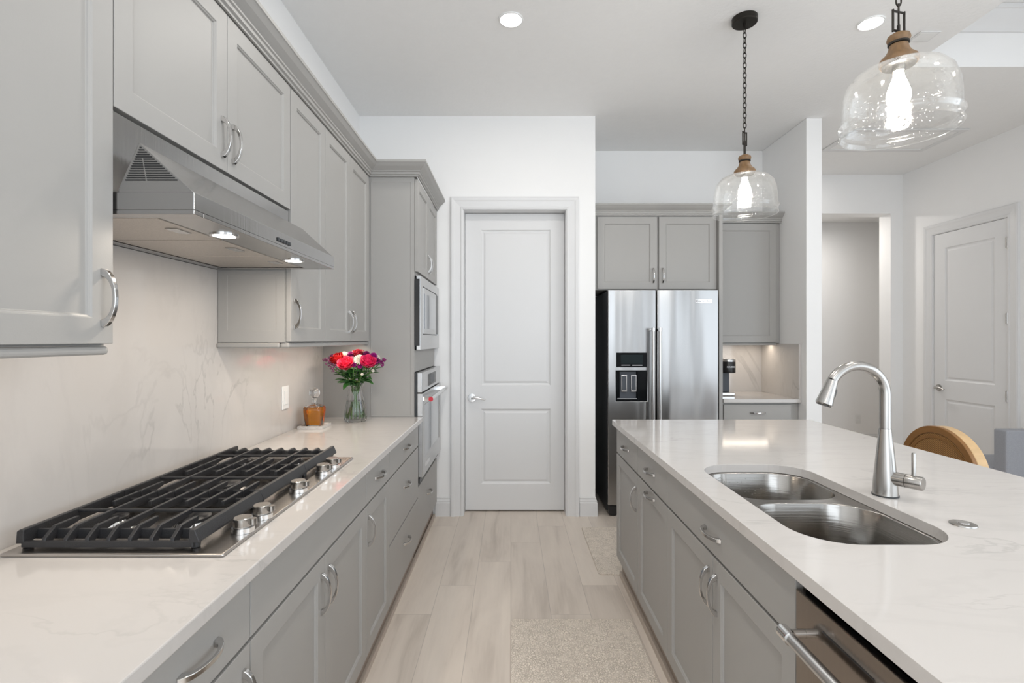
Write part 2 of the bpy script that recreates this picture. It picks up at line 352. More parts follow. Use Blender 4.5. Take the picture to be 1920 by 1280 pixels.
# local frames: u along the width, v up, w out of the face
def face_px(x): return lambda u, v, w: (x+w, u, v)       # faces +X (left run)
def face_mx(x): return lambda u, v, w: (x-w, u, v)       # faces -X (island, right wall)
def face_my(y): return lambda u, v, w: (u, y-w, v)       # faces -Y (toward the camera)

SH = ((0.0015, 0.003), (0.0045, 0.0038), (0.0062, 0.009))
def handle(T, u, v, w, vertical, parent, L=0.128):
    """arched bow pull: a crescent with square feet"""
    def arc(h0, half, hgt, n): return [(half*math.cos(math.pi*i/n), h0+hgt*math.sin(math.pi*i/n)) for i in range(n+1)]
    outer = arc(0, L/2, 0.031, 14); inner = [p for p in reversed(arc(0, L/2-0.017, 0.0245, 14))]
    poly = outer+inner; mb = MB(T); hw = 0.0065
    n = len(poly)
    for sgn in (0,):
        vs = []
        for a in (-hw, hw):
            for t, h in poly:
                k = 1.0-0.25*(h/0.031)
                vs.append((u+a*k, v+t, w+h) if vertical else (u+t, v+a*k, w+h))
        m = n//2
        fs = [(i, (i+1), n+(i+1), n+i) for i in range(n-1)]+[(n-1, 0, n, 2*n-1)]
        for i in range(m-1):
            q = (i, i+1, n-2-i, n-1-i); fs.append(q); fs.append(tuple(n+k for k in reversed(q)))
        mb.add(vs, fs)
    return mb.build('handle', M_PULL, parent, smooth=35, bevel=0.0012)
def door(T, u0, u1, v0, v1, parent, hpos=None, vertical=True, fr=0.058, name='door', g=0.0015):
    d = MB(T).panel(u0+g, u1-g, v0+g, v1-g, 0.001, 0.021, [(u0+fr, u1-fr, v0+fr, v1-fr)], SH).build(name, M_CAB, parent, bevel=0.0012)
    if hpos: handle(T, hpos[0], hpos[1], 0.021, vertical, d)
    return d
def drawer(T, u0, u1, v0, v1, parent, h=True, name='drawer', g=0.0015, dv=0.0):
    d = MB(T).box(u0+g, u1-g, v0+g, v1-g, 0.001, 0.021).build(name, M_CAB, parent, bevel=0.0022)
    if h: handle(T, (u0+u1)/2, (v0+v1)/2+dv, 0.021, False, d)
    return d

# ------------------------------------------------------------------ room shell
WX = -1.20; YB = 4.02; XE = 0.669; YN = 4.76; PX0, PX1 = 2.362, 2.487; YH = 5.456; XR = 4.22; Y0 = -3.6; TOPZ = 3.60
struct('floor', MB().box(-1.4, 5.7, Y0-0.1, 6.9, -0.05, 0.0), M_FLOOR)
struct('wall_left', MB().box(WX-0.12, WX, Y0, YB+0.14, 0, TOPZ), M_WALL)
dx0, dx1, dtop = -0.386, 0.447, 2.437
wb = MB(); wb.box(WX, dx0, YB, YB+0.13, 0, CEIL); wb.box(dx1, XE, YB, YB+0.13, 0, CEIL); wb.box(dx0, dx1, YB, YB+0.13, dtop, CEIL); wb.box(XE-0.12, XE, YB+0.13, YN+0.12, 0, CEIL)
struct('wall_back', wb, M_WALL)
struct('wall_pantry', MB().box(-1.0, 0.5, YB+0.5, YB+0.55, 0, CEIL), M_WALL)
struct('wall_alcove', MB().box(XE, PX0, YN, YN+0.12, 0, CEIL), M_WALL)
struct('wall_partition', MB().box(PX0, PX1, 4.05, YH+0.17, 0, CEIL), M_WALL, bevel=0.004)
ho = 4.089; hz = 2.755
struct('wall_foyer', MB().box(ho, 5.6, YH, YH+0.17, 0, CEIL).box(PX1, ho, YH, YH+0.17, hz, CEIL), M_WALL)
struct('wall_hall', MB().box(1.9, 5.6, 6.72, 6.82, 0, 2.95).box(5.5, 5.6, YH+0.17, 6.72, 0, 2.95).box(PX0, PX1, YH+0.17, 6.72, 0, 2.95), M_WALL)
rd0, rd1, rdt = 4.30, 5.06, 2.437
wr = MB(); wr.box(XR, XR+0.13, 1.5, rd0, 0, TOPZ); wr.box(XR, XR+0.13, rd1, YH+0.17, 0, TOPZ); wr.box(XR, XR+0.13, rd0, rd1, rdt, TOPZ)
wr.box(XR, XR+0.13, Y0, -3.25, 0, TOPZ); wr.box(XR, XR+0.13, -3.25, 1.5, 2.9, TOPZ)  # wide opening made for the added side light
struct('wall_right', wr, M_WALL)
wf = MB(); wf.box(WX, -0.9, Y0-0.12, Y0, 0, TOPZ); wf.box(3.9, XR+0.13, Y0-0.12, Y0, 0, TOPZ); wf.box(-0.9, 3.9, Y0-0.12, Y0, 2.9, TOPZ); wf.box(2.0, 2.9, Y0-0.12, Y0, 0, 2.9)  # pier and second opening shaped for the fridge reflection
struct('wall_front', wf, M_WALL)
TX, TY = 2.585, 3.29
struct('ceiling', MB().box(WX, TX, Y0, YN, CEIL, CEIL+0.04).box(TX, XR, TY, YH+0.17, CEIL, CEIL+0.04).box(PX0, TX, YN, YH+0.17, CEIL, CEIL+0.04)
       .box(TX, XR, Y0, TY, 3.52, 3.56).box(1.9, 5.6, YH+0.17, 6.82, 2.95, 2.99), M_CEIL)
struct('wall_tray', MB().box(TX-0.05, TX+0.001, Y0, TY, CEIL+0.0005, 3.56).box(TX, XR, TY-0.001, TY+0.05, CEIL+0.0005, 3.56), M_WALL)
cr = [(0, 0), (0.012, 0), (0.016, -0.0), (0.02, 0.012), (0.05, 0.05), (0.085, 0.085), (0.09, 0.10), (0.10, 0.105), (0.10, 0.13), (0, 0.13)]
struct('trim_1', MB().sweep(cr, [(TX, TY, 3.388), (XR, TY, 3.388)], 1), M_TRIM, smooth=30)
bbp = [(0, 0), (0.016, 0), (0.016, 0.105), (0.012, 0.112), (0.012, 0.122), (0.007, 0.135), (0.007, 0.146), (0, 0.148)]
struct('baseboard_back', MB().sweep(bbp, [(-0.598, YB, 0), (-0.482, YB, 0)], 1).sweep(bbp, [(0.545, YB, 0), (XE, YB, 0), (XE, YB+0.05, 0)], 1), M_TRIM)
struct('baseboard_right', MB().sweep(bbp, [(XR, rd0-0.105, 0), (XR, 1.5, 0)], 1).sweep(bbp, [(XR, YH, 0), (XR, rd1+0.105, 0)], 1), M_TRIM)
struct('baseboard_hall', MB().sweep(bbp, [(PX1, 6.72, 0), (5.5, 6.72, 0)], 1), M_TRIM)
def casing(name, T, u0, u1, top, wd=0.098):
    """mitred door casing with a stepped profile"""
    prof = [(0, 0.0), (0, 0.010), (0.012, 0.014), (0.022, 0.010), (0.03, 0.011), (0.062, 0.016), (0.072, 0.020), (wd-0.01, 0.022), (wd, 0.018), (wd, 0.0)]
    pts = [(u0, 0, -1, 0), (u0, top, -1, 1), (u1, top, 1, 1), (u1, 0, 1, 0)]
    V = []; Fc = []; n = len(prof)
    for (u, v, su, sv) in pts:
        for o, h in prof: V.append((u+su*o, v+sv*o, h))
    for i in range(3):
        for k in range(n): Fc.append((i*n+k, i*n+(k+1) % n, (i+1)*n+(k+1) % n, (i+1)*n+k))
    Fc += [tuple(range(n)), tuple(3*n+k for k in range(n))]
    return struct(name, MB(T).add(V, Fc), M_TRIM)
casing('trim_2', face_my(YB), dx0+0.006, dx1-0.006, dtop-0.008)
struct('trim_3', MB().box(dx0, dx0+0.012, YB+0.001, YB+0.13, 0, dtop).box(dx1-0.012, dx1, YB+0.001, YB+0.13, 0, dtop).box(dx0+0.012, dx1-0.012, YB+0.001, YB+0.13, dtop-0.012, dtop), M_TRIM)
casing('trim_4', face_mx(XR), rd0-0.004, rd1+0.004, rdt+0.004)
DP = ((0.004, 0.004), (0.010, 0.008), (0.020, 0.010), (0.034, 0.004), (0.038, 0.0035))
def lever(T, u, v, w, dirn, parent, mat):
    h = MB(T)
    def ring(r, w0, w1): h.add([(u+r*math.cos(2*math.pi*k/24), v+r*math.sin(2*math.pi*k/24), q) for q in (w0, w1) for k in range(24)],
        [tuple(range(24)), tuple(range(47, 23, -1))]+[(k, (k+1) % 24, 24+(k+1) % 24, 24+k) for k in range(24)])
    ring(0.033, w, w+0.008); ring(0.026, w+0.008, w+0.014); ring(0.012, w+0.014, w+0.045)
    pts = [(u, v, w+0.045), (u+dirn*0.02, v+0.003, w+0.05), (u+dirn*0.05, v+0.006, w+0.05), (u+dirn*0.08, v-0.002, w+0.05), (u+dirn*0.105, v-0.010, w+0.048), (u+dirn*0.115, v-0.006, w+0.048)]
    h.tube(pts, [0.011, 0.011, 0.009, 0.008, 0.007, 0.004], 10)
    return h.build('door_handle', mat, parent, smooth=40)
T1 = face_my(YB+0.135)
d1 = struct('door_1', MB(T1).panel(dx0+0.015, dx1-0.015, 0.014, dtop-0.016, 0.0, 0.035, [(-0.243, 0.322, 1.025, 2.29), (-0.243, 0.322, 0.225, 0.835)], DP), M_TRIM)
lever(T1, -0.318, 0.925, 0.035, 1, d1, M_CHROME)
struct('door_gap_shade', MB().box(dx0+0.012, dx1-0.012, YB+0.14, YB+0.16, 0.0, 0.0125), M_DARKGAP)  # black strip standing in for the shade under the door
T2 = face_mx(XR+0.036)
d2 = struct('door_2', MB(T2).panel(rd0+0.003, rd1-0.003, 0.012, rdt-0.004, 0.0, 0.034, [(rd0+0.12, rd1-0.13, 1.0, 2.29), (rd0+0.12, rd1-0.13, 0.22, 0.82)], DP), M_TRIM)
lever(T2, rd1-0.065, 0.925, 0.034, -1, d2, M_NICKEL)
for z in (2.222, 1.577, 0.915):
    MB().box(XR-0.012, XR+0.003, rd0-0.008, rd0+0.012, z-0.045, z+0.045).lathe([(0.007, z-0.048), (0.007, z+0.048)], (XR-0.008, rd0+0.001, 0), 10).build('hinge', M_NICKEL, d2, bevel=0.001)

# ------------------------------------------------------------------ left run: base cabinets
BX = -0.602; TL = face_px(BX)                          # carcass front; fronts stand 21 mm proud
def base_body(y0, y1, parent, x0=WX+0.003, x1=BX, toe=True, hollow=False):
    s = 1 if x1 > x0 else -1
    a, b = min(x0, x1), max(x0, x1)
    if hollow:
        mb = MB().box(a, b, y0+0.001, y0+0.02, 0.115, 0.882).box(a, b, y1-0.02, y1-0.001, 0.115, 0.882).box(a, b, y0+0.02, y1-0.02, 0.115, 0.135)
        mb.box(x1-s*0.018 if s > 0 else x1, x1 if s > 0 else x1+0.018, y0+0.02, y1-0.02, 0.135, 0.882)
        if s > 0: mb.box(a, a+0.012, y0+0.02, y1-0.02, 0.135, 0.882)
        else: mb.box(b-0.012, b, y0+0.02, y1-0.02, 0.135, 0.882)
        mb.build('carcass', M_CAB, parent)
    else: MB().box(a, b, y0+0.001, y1-0.001, 0.115, 0.882).build('carcass', M_CAB, parent)
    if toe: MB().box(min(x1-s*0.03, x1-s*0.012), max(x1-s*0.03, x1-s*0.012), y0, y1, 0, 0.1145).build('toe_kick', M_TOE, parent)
YA, Y1, Y2, Y3, Y4 = 0.755, 1.130, 2.036, 2.420, 3.178
def base_cab(label, y0, y1): return thing('base_cabinet', label, 'cabinet', ((WX+BX)/2, (y0+y1)/2, 0), 'grey base cabinets along the cooktop wall')
c = base_cab('grey base cabinet nearest the camera on the cooktop side, drawer over one door', YA, Y1); base_body(YA, Y1, c)
drawer(TL, YA, Y1, 0.733, 0.880, c, dv=-0.002); door(TL, YA, Y1, 0.117, 0.727, c, (Y1-0.03, 0.62))
c = base_cab('wide grey base cabinet under the gas cooktop with plain front over two doors', Y1, Y2); base_body(Y1, Y2, c); ym = (Y1+Y2)/2
drawer(TL, Y1, Y2, 0.733, 0.880, c, h=False, name='false_front')
door(TL, Y1, ym, 0.117, 0.727, c, (ym-0.03, 0.62)); door(TL, ym, Y2, 0.117, 0.727, c, (ym+0.03, 0.62))
c = base_cab('narrow grey base cabinet with one drawer over one door, beside the three-drawer stack', Y2, Y3); base_body(Y2, Y3, c)
drawer(TL, Y2, Y3, 0.733, 0.880, c); door(TL, Y2, Y3, 0.117, 0.727, c, (Y2+0.03, 0.62))
c = base_cab('grey three-drawer base cabinet between the narrow cabinet and the wall oven', Y3, Y4); base_body(Y3, Y4, c)
drawer(TL, Y3, Y4, 0.733, 0.880, c); drawer(TL, Y3, Y4, 0.412, 0.727, c, dv=0.03); drawer(TL, Y3, Y4, 0.117, 0.406, c, dv=0.03)
struct('trim_6', MB().box(BX-0.0115, BX+0.006, YA, 3.99, 0, 0.022), M_SHOE)

# countertop, backsplash
CX = -0.553
o = MB().box(WX+0.022, CX, -0.4, Y4-0.002, 0.884, 0.914).build('countertop', M_QZ, None, bevel=0.003); tag(o, 'long white quartz countertop along the wall, holding the gas cooktop', 'countertop')
o = MB().prism([(-0.4, 0.884), (Y4-0.002, 0.884), (Y4-0.002, 1.383), (Y2+0.002, 1.383), (Y2+0.002, 1.679), (Y1-0.002, 1.679), (Y1-0.002, 1.383), (-0.4, 1.383)], WX+0.001, WX+0.021, 0).build('backsplash', M_QB, None)
tag(o, 'white veined quartz backsplash slab on the wall behind the cooktop', 'backsplash')
o = thing('wall_switch', 'white rocker switch plate on the veined backsplash beside the decanter', 'switch', (WX+0.021, 2.64, 1.04))
MB(face_px(WX+0.0215)).box(2.602, 2.678, 1.037, 1.157, 0, 0.005).build('plate', M_WHITEPL, o, bevel=0.002)
MB(face_px(WX+0.0215)).box(2.623, 2.657, 1.062, 1.132, 0.005, 0.009).build('rocker', M_WHITEPL, o, bevel=0.001)

# ------------------------------------------------------------------ left run: wall cabinets
UX = -0.907; TU = face_px(UX); UT = 2.415; UB = 1.386
def upper(label, y0, y1, z0): return thing('wall_cabinet', label, 'cabinet', ((WX+UX)/2, (y0+y1)/2, z0), 'grey wall cabinets along the cooktop wall')
RAIL = [(0, 0), (0.012, 0.0), (0.020, -0.003), (0.025, -0.010), (0.022, -0.018), (0.012, -0.022), (0, -0.022)]
def uncab(y0, y1, p, z0=UB): MB().box(WX+0.003, UX, y0+0.001, y1-0.001, z0, UT+0.03).build('carcass', M_CAB, p)
c = upper('grey wall cabinet nearest the camera, beside the range hood, with one bow handle', YA, Y1, UB); uncab(YA, Y1, c)
door(TU, YA, Y1, UB+0.003, UT, c, (Y1-0.03, 1.490))
MB().box(UX-0.02, UX+0.014, YA, Y1-0.002, UB-0.020, UB-0.0005).build('light_rail', M_CAB, c, bevel=0.008, seg=3)
c = upper('short grey two-door wall cabinet above the stainless range hood', Y1, Y2, 1.917); uncab(Y1, Y2, c, 1.915)
door(TU, Y1, ym, 1.919, UT, c, (ym-0.03, 2.02)); door(TU, ym, Y2, 1.919, UT, c, (ym+0.03, 2.02))
c = upper('narrow tall grey wall cabinet with single door, just past the range hood', Y2, Y3, UB); uncab(Y2, Y3, c)
door(TU, Y2+0.004, Y3, UB+0.003, UT, c, (Y2+0.034, 1.505))
MB(lambda u, v, w: (u, Y2+0.001-w, v)).panel(WX+0.024, UX-0.002, UB+0.002, 1.675, 0.0, 0.003, [(WX+0.06, UX-0.035, UB+0.05, 1.66)], ((0.001, 0.001), (0.004, 0.0012))).build('end_panel', M_CAB, c)
MB().box(UX-0.02, UX+0.014, Y2+0.001, Y3, UB-0.020, UB-0.0005).box(WX+0.022, UX-0.0205, Y2-0.010, Y2+0.022, UB-0.020, UB-0.0005).build('light_rail', M_CAB, c, bevel=0.006, seg=3)
c = upper('tall grey two-door wall cabinet above the bouquet, beside the oven tower', Y3, Y4-0.004, UB); uncab(Y3, Y4-0.004, c); yq = (Y3+3.165)/2
door(TU, Y3, yq, UB+0.003, UT, c, (yq-0.03, 1.495)); door(TU, yq, 3.165, UB+0.003, UT, c, (yq+0.03, 1.495))
MB().box(UX-0.02, UX+0.014, Y3, Y4-0.006, UB-0.020, UB-0.0005).build('light_rail', M_CAB, c, bevel=0.006, seg=3)
for (a, b, pw) in ((YA+0.05, Y1-0.05, 0.25), (Y2+0.05, Y4-0.08, 1.7)):
    area('under_cabinet_light', (-0.945, (a+b)/2, UB-0.004), (0, 0, 0), 0.03, b-a, pw, WARM)

# oven tower
TXF = -0.607; TT = face_px(TXF); TY0, TY1 = Y4, YB-0.004
t = thing('tall_cabinet', 'tall grey oven tower cabinet with two upper doors and a bottom drawer', 'cabinet', ((WX+TXF)/2, (TY0+TY1)/2, 0))
oy0, oy1 = TY0+0.025, TY1-0.03
tb = MB().box(WX+0.003, TXF, TY0, TY0+0.02, 0.115, UT+0.03).box(WX+0.003, TXF, TY1-0.025, TY1, 0.115, UT+0.03).box(WX+0.003, WX+0.02, TY0+0.02, TY1-0.025, 0.115, UT+0.03)
for (z0, z1) in ((0.115, 0.489), (1.194, 1.331), (1.806, UT+0.03)): tb.box(WX+0.02, TXF, TY0+0.02, TY1-0.025, z0, z1)
tb.build('carcass', M_CAB, t)
MB(lambda u, v, w: (u, TY0-w, v)).panel(UX+0.03, TXF-0.0, 0.92, 2.40, 0.0, 0.003, [(UX+0.032, TXF-0.022, 0.924, 2.385)], ((0.0006, 0.0012), (0.003, 0.0015))).build('side_panel', M_CAB, t)
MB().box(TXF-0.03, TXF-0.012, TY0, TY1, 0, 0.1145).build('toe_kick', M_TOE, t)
tm = (TY0+TY1)/2
door(TT, TY0+0.012, tm, 1.826, 2.41, t, (tm-0.03, 1.93)); door(TT, tm, TY1-0.012, 1.826, 2.41, t, (tm+0.03, 1.93))
drawer(TT, TY0+0.012, TY1-0.012, 0.117, 0.465, t, dv=0.03)
# crown over wall cabinets and tower
CRP = [(0, 0), (0.008, 0), (0.008, 0.010), (0.016, 0.013), (0.016, 0.026), (0.022, 0.029), (0.022, 0.036), (0.030, 0.042), (0.046, 0.055), (0.060, 0.072), (0.064, 0.074), (0.064, 0.087), (0, 0.087)]
o = MB().sweep(CRP, [(UX+0.021, -0.4, UT+0.002), (UX+0.021, TY0-0.004, UT+0.002), (TXF+0.021, TY0-0.004, UT+0.002), (TXF+0.021, TY1, UT+0.002)], 1).build('crown_molding', M_CAB, None)
tag(o, 'grey stepped crown molding along the cooktop wall cabinets and oven tower', 'crown molding')

# microwave and oven
mw = thing('microwave', 'built-in stainless microwave with trim frame above the wall oven', 'microwave', (-0.85, tm, 1.333))
MB().box(WX+0.06, TXF+0.012, oy0+0.03, oy1-0.03, 1.337, 1.803).build('body', M_BLACK, mw)
TMW = face_px(TXF+0.003)
MB(TMW).panel(TY0+0.012, TY1-0.012, 1.334, 1.802, 0.0095, 0.034, [(TY0+0.10, TY1-0.07, 1.43, 1.745)], ((0.001, 0.004), (0.004, 0.012))).build('trim_frame', M_SS, mw, bevel=0.001)
MB(TMW).box(TY0+0.002, TY0+0.0115, 1.36, 1.78, 0.0, 0.030).build('side_vent', M_BLACK, mw)
dm = MB(TMW).box(TY0+0.107, TY1-0.18, 1.437, 1.738, 0.0225, 0.036).build('door', M_SS, mw, bevel=0.002)
MB(TMW).box(TY0+0.16, TY1-0.23, 1.47, 1.70, 0.036, 0.0375).build('window', M_OVGLASS, dm)
MB(TMW).box(TY1-0.176, TY1-0.077, 1.437, 1.738, 0.0225, 0.036).build('control_panel', M_BLKGLASS, mw, bevel=0.002)
ov = thing('wall_oven', 'stainless built-in wall oven with bar handle in the oven tower', 'oven', (-0.85, tm, 0.492))
MB().box(WX+0.06, TXF+0.002, oy0+0.01, oy1-0.01, 0.494, 1.188).build('body', M_BLACK, ov)
TO = face_px(TXF+0.002)
MB(TO).box(oy0-0.012, oy1+0.012, 0.494, 1.19, 0.0005, 0.014).build('side_flange', M_BLKSAT, ov)
op = MB(TO).box(oy0-0.012, oy1+0.012, 1.065, 1.190, 0.0145, 0.045).build('control_panel', M_SS, ov, bevel=0.003)
MB(TO).box(oy0+0.22, oy1-0.22, 1.085, 1.165, 0.045, 0.0465).build('display', M_BLKGLASS, op)
MB(TO).box(tm-0.09, tm+0.09, 1.098, 1.15, 0.0466, 0.0472).build('screen', M_GREYPL, op)
od = MB(TO).panel(oy0-0.012, oy1+0.012, 0.530, 1.058, 0.0145, 0.05, [(oy0+0.06, oy1-0.06, 0.64, 0.985)], ((0.003, 0.003), (0.006, 0.006))).build('door', M_SS, ov, bevel=0.003)
MB(TO).box(oy0+0.068, oy1-0.068, 0.648, 0.977, 0.044, 0.0465).build('window', M_OVGLASS, od)
hb = MB(TO); hb.tube([(oy0+0.01, 1.022, 0.098), (oy1-0.01, 1.022, 0.098)], 0.0125, 16)
for y in (oy0+0.03, oy1-0.03): hb.box(y-0.014, y+0.014, 1.010, 1.034, 0.05, 0.098)
hh = hb.build('handle', M_CHROME, od, smooth=40)
md = MB(); md.lathe([(0.0150, oy0+0.002), (0.0150, oy0+0.0095)], (TXF+0.1, 0, 1.022), 20, 1); md.build('medallion', M_RED, od, smooth=40)
bd = MB(TO).box(oy0+0.10, oy0+0.26, 0.575, 0.602, 0.05, 0.052).build('badge', M_CHROME, od)
MB(TO).box(oy0-0.012, oy1+0.012, 0.494, 0.522, 0.0145, 0.03).build('lower_vent', M_BLACK, ov)

# ------------------------------------------------------------------ range hood
HX = -0.709; HB = 1.68
h = thing('range_hood', 'stainless under-cabinet range hood with two lit lamps over the cooktop', 'range hood', (-0.95, ym, HB))
ha, hbk = Y1+0.004, Y2-0.004
LIPZ = HB+0.050
MB().box(WX+0.003, HX, ha, hbk, HB+0.010, LIPZ).box(WX+0.003, HX, ha, ha+0.035, HB, HB+0.010).box(WX+0.003, HX, hbk-0.035, hbk, HB, HB+0.010).box(HX-0.105, HX, ha+0.035, hbk-0.035, HB, HB+0.010).box(WX+0.003, WX+0.06, ha+0.035, hbk-0.035, HB, HB+0.010).build('canopy', M_SSH, h, bevel=0.0015)
MB().prism([(HX-0.003, LIPZ), (HX-0.126, 1.842), (-0.884, LIPZ)], ha+0.003, hbk-0.003, 1).build('sloped_cover', M_SSH, h, bevel=0.001)
MB().box(WX+0.003, -0.892, ha, hbk, LIPZ, 1.912).build('upper_housing', M_SSH, h)
lv = MB()
apex = (HX-0.126, 1.842); A = (HX-0.003, LIPZ); B = (-0.884, LIPZ)
for k in range(17):
    z = LIPZ+0.026+k*0.0052
    f = (z-LIPZ)/(apex[1]-LIPZ); xr = A[0]+(apex[0]-A[0])*f-0.008; xl = B[0]+(apex[0]-B[0])*f+0.008
    if xr-xl < 0.004: continue
    if k < 10: xm = xl+(xr-xl)*0.40; segs = ((xl, xm-0.002), (xm+0.002, xr))
    else: segs = ((xl, xr),)
    for a, b in segs: lv.box(a, b, ha+0.0018, ha+0.0034, z, z+0.0028)
lv.build('louver_slot_shade', M_DARKGAP, h)  # black bars drawn for the shade inside the slots
for i in range(3):
    fy0 = ha+0.045+i*(hbk-ha-0.09)/3; fy1 = fy0+(hbk-ha-0.09)/3-0.010
    fl = MB().box(WX+0.07, HX-0.115, fy0, fy1, HB+0.001, HB+0.0095).build('filter', M_FILTER, h, bevel=0.002)
    MB().box(HX-0.165, HX-0.135, (fy0+fy1)/2-0.03, (fy0+fy1)/2+0.03, HB-0.0015, HB+0.001).build('latch', M_SS, fl)
for (x, y) in ((-0.772, 1.364), (-0.772, 1.80)):
    lm = MB().lathe([(0.036, HB-0.003), (0.036, HB), (0.029, HB), (0.029, HB-0.003)], (x, y, 0), 28, closed=True).build('lamp', M_CHROME, h, smooth=40)
    MB().lathe([(0.028, HB-0.0015), (0.028, HB-0.0002)], (x, y, 0), 28).build('lens', M_HLENS, lm)
    area('hood_light', (x, y, HB-0.006), (0, 0, 0), 0.05, 0.05, 1.3, WARM, 'DISK')
for k in range(5):
    MB(face_px(HX)).box(ym-0.045+k*0.019, ym-0.033+k*0.019, HB+0.019, HB+0.030, 0.0, 0.004).build('button', M_BLKSAT, h, bevel=0.001)

# ------------------------------------------------------------------ cooktop
kx0, kx1, ky0, ky1 = -1.140, -0.640, 1.128, 2.060; kz = 0.9225
k_ = thing('gas_cooktop', 'stainless gas cooktop with black cast-iron grates on the wall-side countertop', 'cooktop', ((kx0+kx1)/2, (ky0+ky1)/2, 0.9142))
MB().box(kx0, kx1, ky0, ky1, 0.9143, kz).build('plate', M_SSC, k_, bevel=0.004, seg=3)
gxs = [-0.722-0.0487*i for i in range(9)]; GT = 0.968
gy = [1.148, 1.4507, 1.7543, 2.057]
for g in range(3):
    a, b = gy[g]+0.001, gy[g+1]-0.001; mid = (a+b)/2; G = MB()
    # front and back rails with sloped outer cheek
    G.prism([(gxs[0]+0.014, kz+0.016), (gxs[0]+0.014, kz+0.022), (gxs[0]+0.004, GT), (gxs[0]-0.008, GT), (gxs[0]-0.010, kz+0.016)], a, b, 1)
    G.prism([(gxs[8]-0.012, kz+0.014), (gxs[8]-0.010, GT-0.004), (gxs[8]-0.004, GT), (gxs[8]+0.006, GT), (gxs[8]+0.006, kz+0.014)], a, b, 1)
    G.tube([(gxs[0], mid, GT-0.006), (gxs[8], mid, GT-0.006)], 0.0055, 8)
    for e, sg in ((a, 1), (b, -1)):
        G.box(gxs[8], gxs[0], min(e, e+sg*0.010), max(e, e+sg*0.010), kz+0.005, kz+0.019)            # low end rail
        G.box(gxs[8], gxs[0], min(e+sg*0.034, e+sg*0.041), max(e+sg*0.034, e+sg*0.041), kz+0.012, GT-0.010)  # upright wall
        outer = (g == 0 and sg == 1) or (g == 2 and sg == -1)
        for i in range(1, 8):
            x = gxs[i]; ln = mid-sg*0.0 if i % 2 == 0 else e+sg*0.095
            s0 = 0.030 if outer else 0.004
            pts = [(e, kz+0.006), (e+sg*0.012, kz+0.006), (e+sg*0.040, GT-0.022), (ln, GT-0.012), (ln, GT), (e+sg*(s0+0.002), GT), (e+sg*0.004 if outer else e+sg*0.001, kz+0.026 if outer else GT-0.003)]
            G.prism(pts, x-0.0045, x+0.0045, 0)
        for x in (gxs[0]-0.004, gxs[8]):
            G.lathe([(0.010, kz+0.0005), (0.011, kz+0.013)], (x, e+sg*0.018, 0), 12)
    gr = G.build('grate', M_IRON, k_, bevel=0.0016)
for (x, y, r) in ((-0.815, 1.299, 0.036), (-1.02, 1.299, 0.028), (-0.917, 1.6025, 0.050), (-0.815, 1.906, 0.028), (-1.02, 1.906, 0.036)):
    bn = MB().lathe([(r+0.030, kz+0.0003), (r+0.028, kz+0.004), (r+0.006, kz+0.006), (r, kz+0.018)], (x, y, 0), 32).build('burner', M_PULL, k_, smooth=35)
    MB().lathe([(r+0.006, kz+0.0183), (r+0.006, kz+0.024), (r, kz+0.028)], (x, y, 0), 32).build('cap', M_IRON, bn, smooth=35)
for y in (1.262, 1.358, 1.590, 1.798, 1.890):
    kb = MB().lathe([(0.0265, kz+0.0004), (0.0265, kz+0.012), (0.022, kz+0.0125)], (-0.667, y, 0), 40).build('knob', M_CHROME, k_, smooth=30)
    MB().lathe([(0.0215, kz+0.0128), (0.0225, kz+0.016), (0.0225, kz+0.034), (0.0205, kz+0.036)], (-0.667, y, 0), 36).lathe([(0.0085, kz+0.020), (0.0085, kz+0.034)], (-0.640, y-0.004, 0), 14).build('dial', M_NICKEL, kb, smooth=30)

# ------------------------------------------------------------------ island
IX0, IX1, IYF = 0.611, 1.808, 3.070; ICX = 0.648; TI = face_mx(ICX)
J0, J1, J2, J3 = 1.116, 2.033, 2.508, 3.005
def isl(label, y0, y1): return thing('island_cabinet', label, 'cabinet', (0.95, (y0+y1)/2, 0), 'grey cabinets of the kitchen island')
IB = 1.22
c = isl('grey island cabinet at the far end, drawer over door, nearest the refrigerator', J2, J3); base_body(J2, J3, c, IB, ICX, toe=False)
drawer(TI, J2, J3, 0.733, 0.880, c); door(TI, J2, J3, 0.117, 0.727, c, (J2+0.03, 0.60))
c = isl('grey island cabinet with a horizontal pull on its door, between sink cabinet and island end', J1, J2); base_body(J1, J2, c, IB, ICX, toe=False)
drawer(TI, J1, J2, 0.733, 0.880, c); door(TI, J1, J2, 0.117, 0.727, c, ((J1+J2)/2, 0.698), False)
c = isl('wide grey island sink cabinet with two doors, beside the dishwasher', J0, J1); base_body(J0, J1, c, IB, ICX, toe=False, hollow=True); jm = (J0+J1)/2
drawer(TI, J0, J1, 0.733, 0.880, c, name='false_front', dv=-0.01)
door(TI, J0, jm, 0.117, 0.727, c, (jm-0.03, 0.62)); door(TI, jm, J1, 0.117, 0.727, c, (jm+0.03, 0.62))
o = MB().box(IB+0.002, 1.50, -0.3, J3, 0.0, 0.882).box(ICX, IB, -0.3, 0.495, 0.115, 0.882).build('kitchen_island', M_CAB, None, bevel=0.002); tag(o, 'grey rear body of the kitchen island under the stool-side overhang', 'island')
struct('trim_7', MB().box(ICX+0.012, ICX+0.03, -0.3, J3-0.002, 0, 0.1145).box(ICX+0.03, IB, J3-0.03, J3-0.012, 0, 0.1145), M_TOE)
struct('trim_8', MB().box(ICX-0.006, ICX+0.0115, 1.2, J3-0.01, 0, 0.03), M_SHOE)

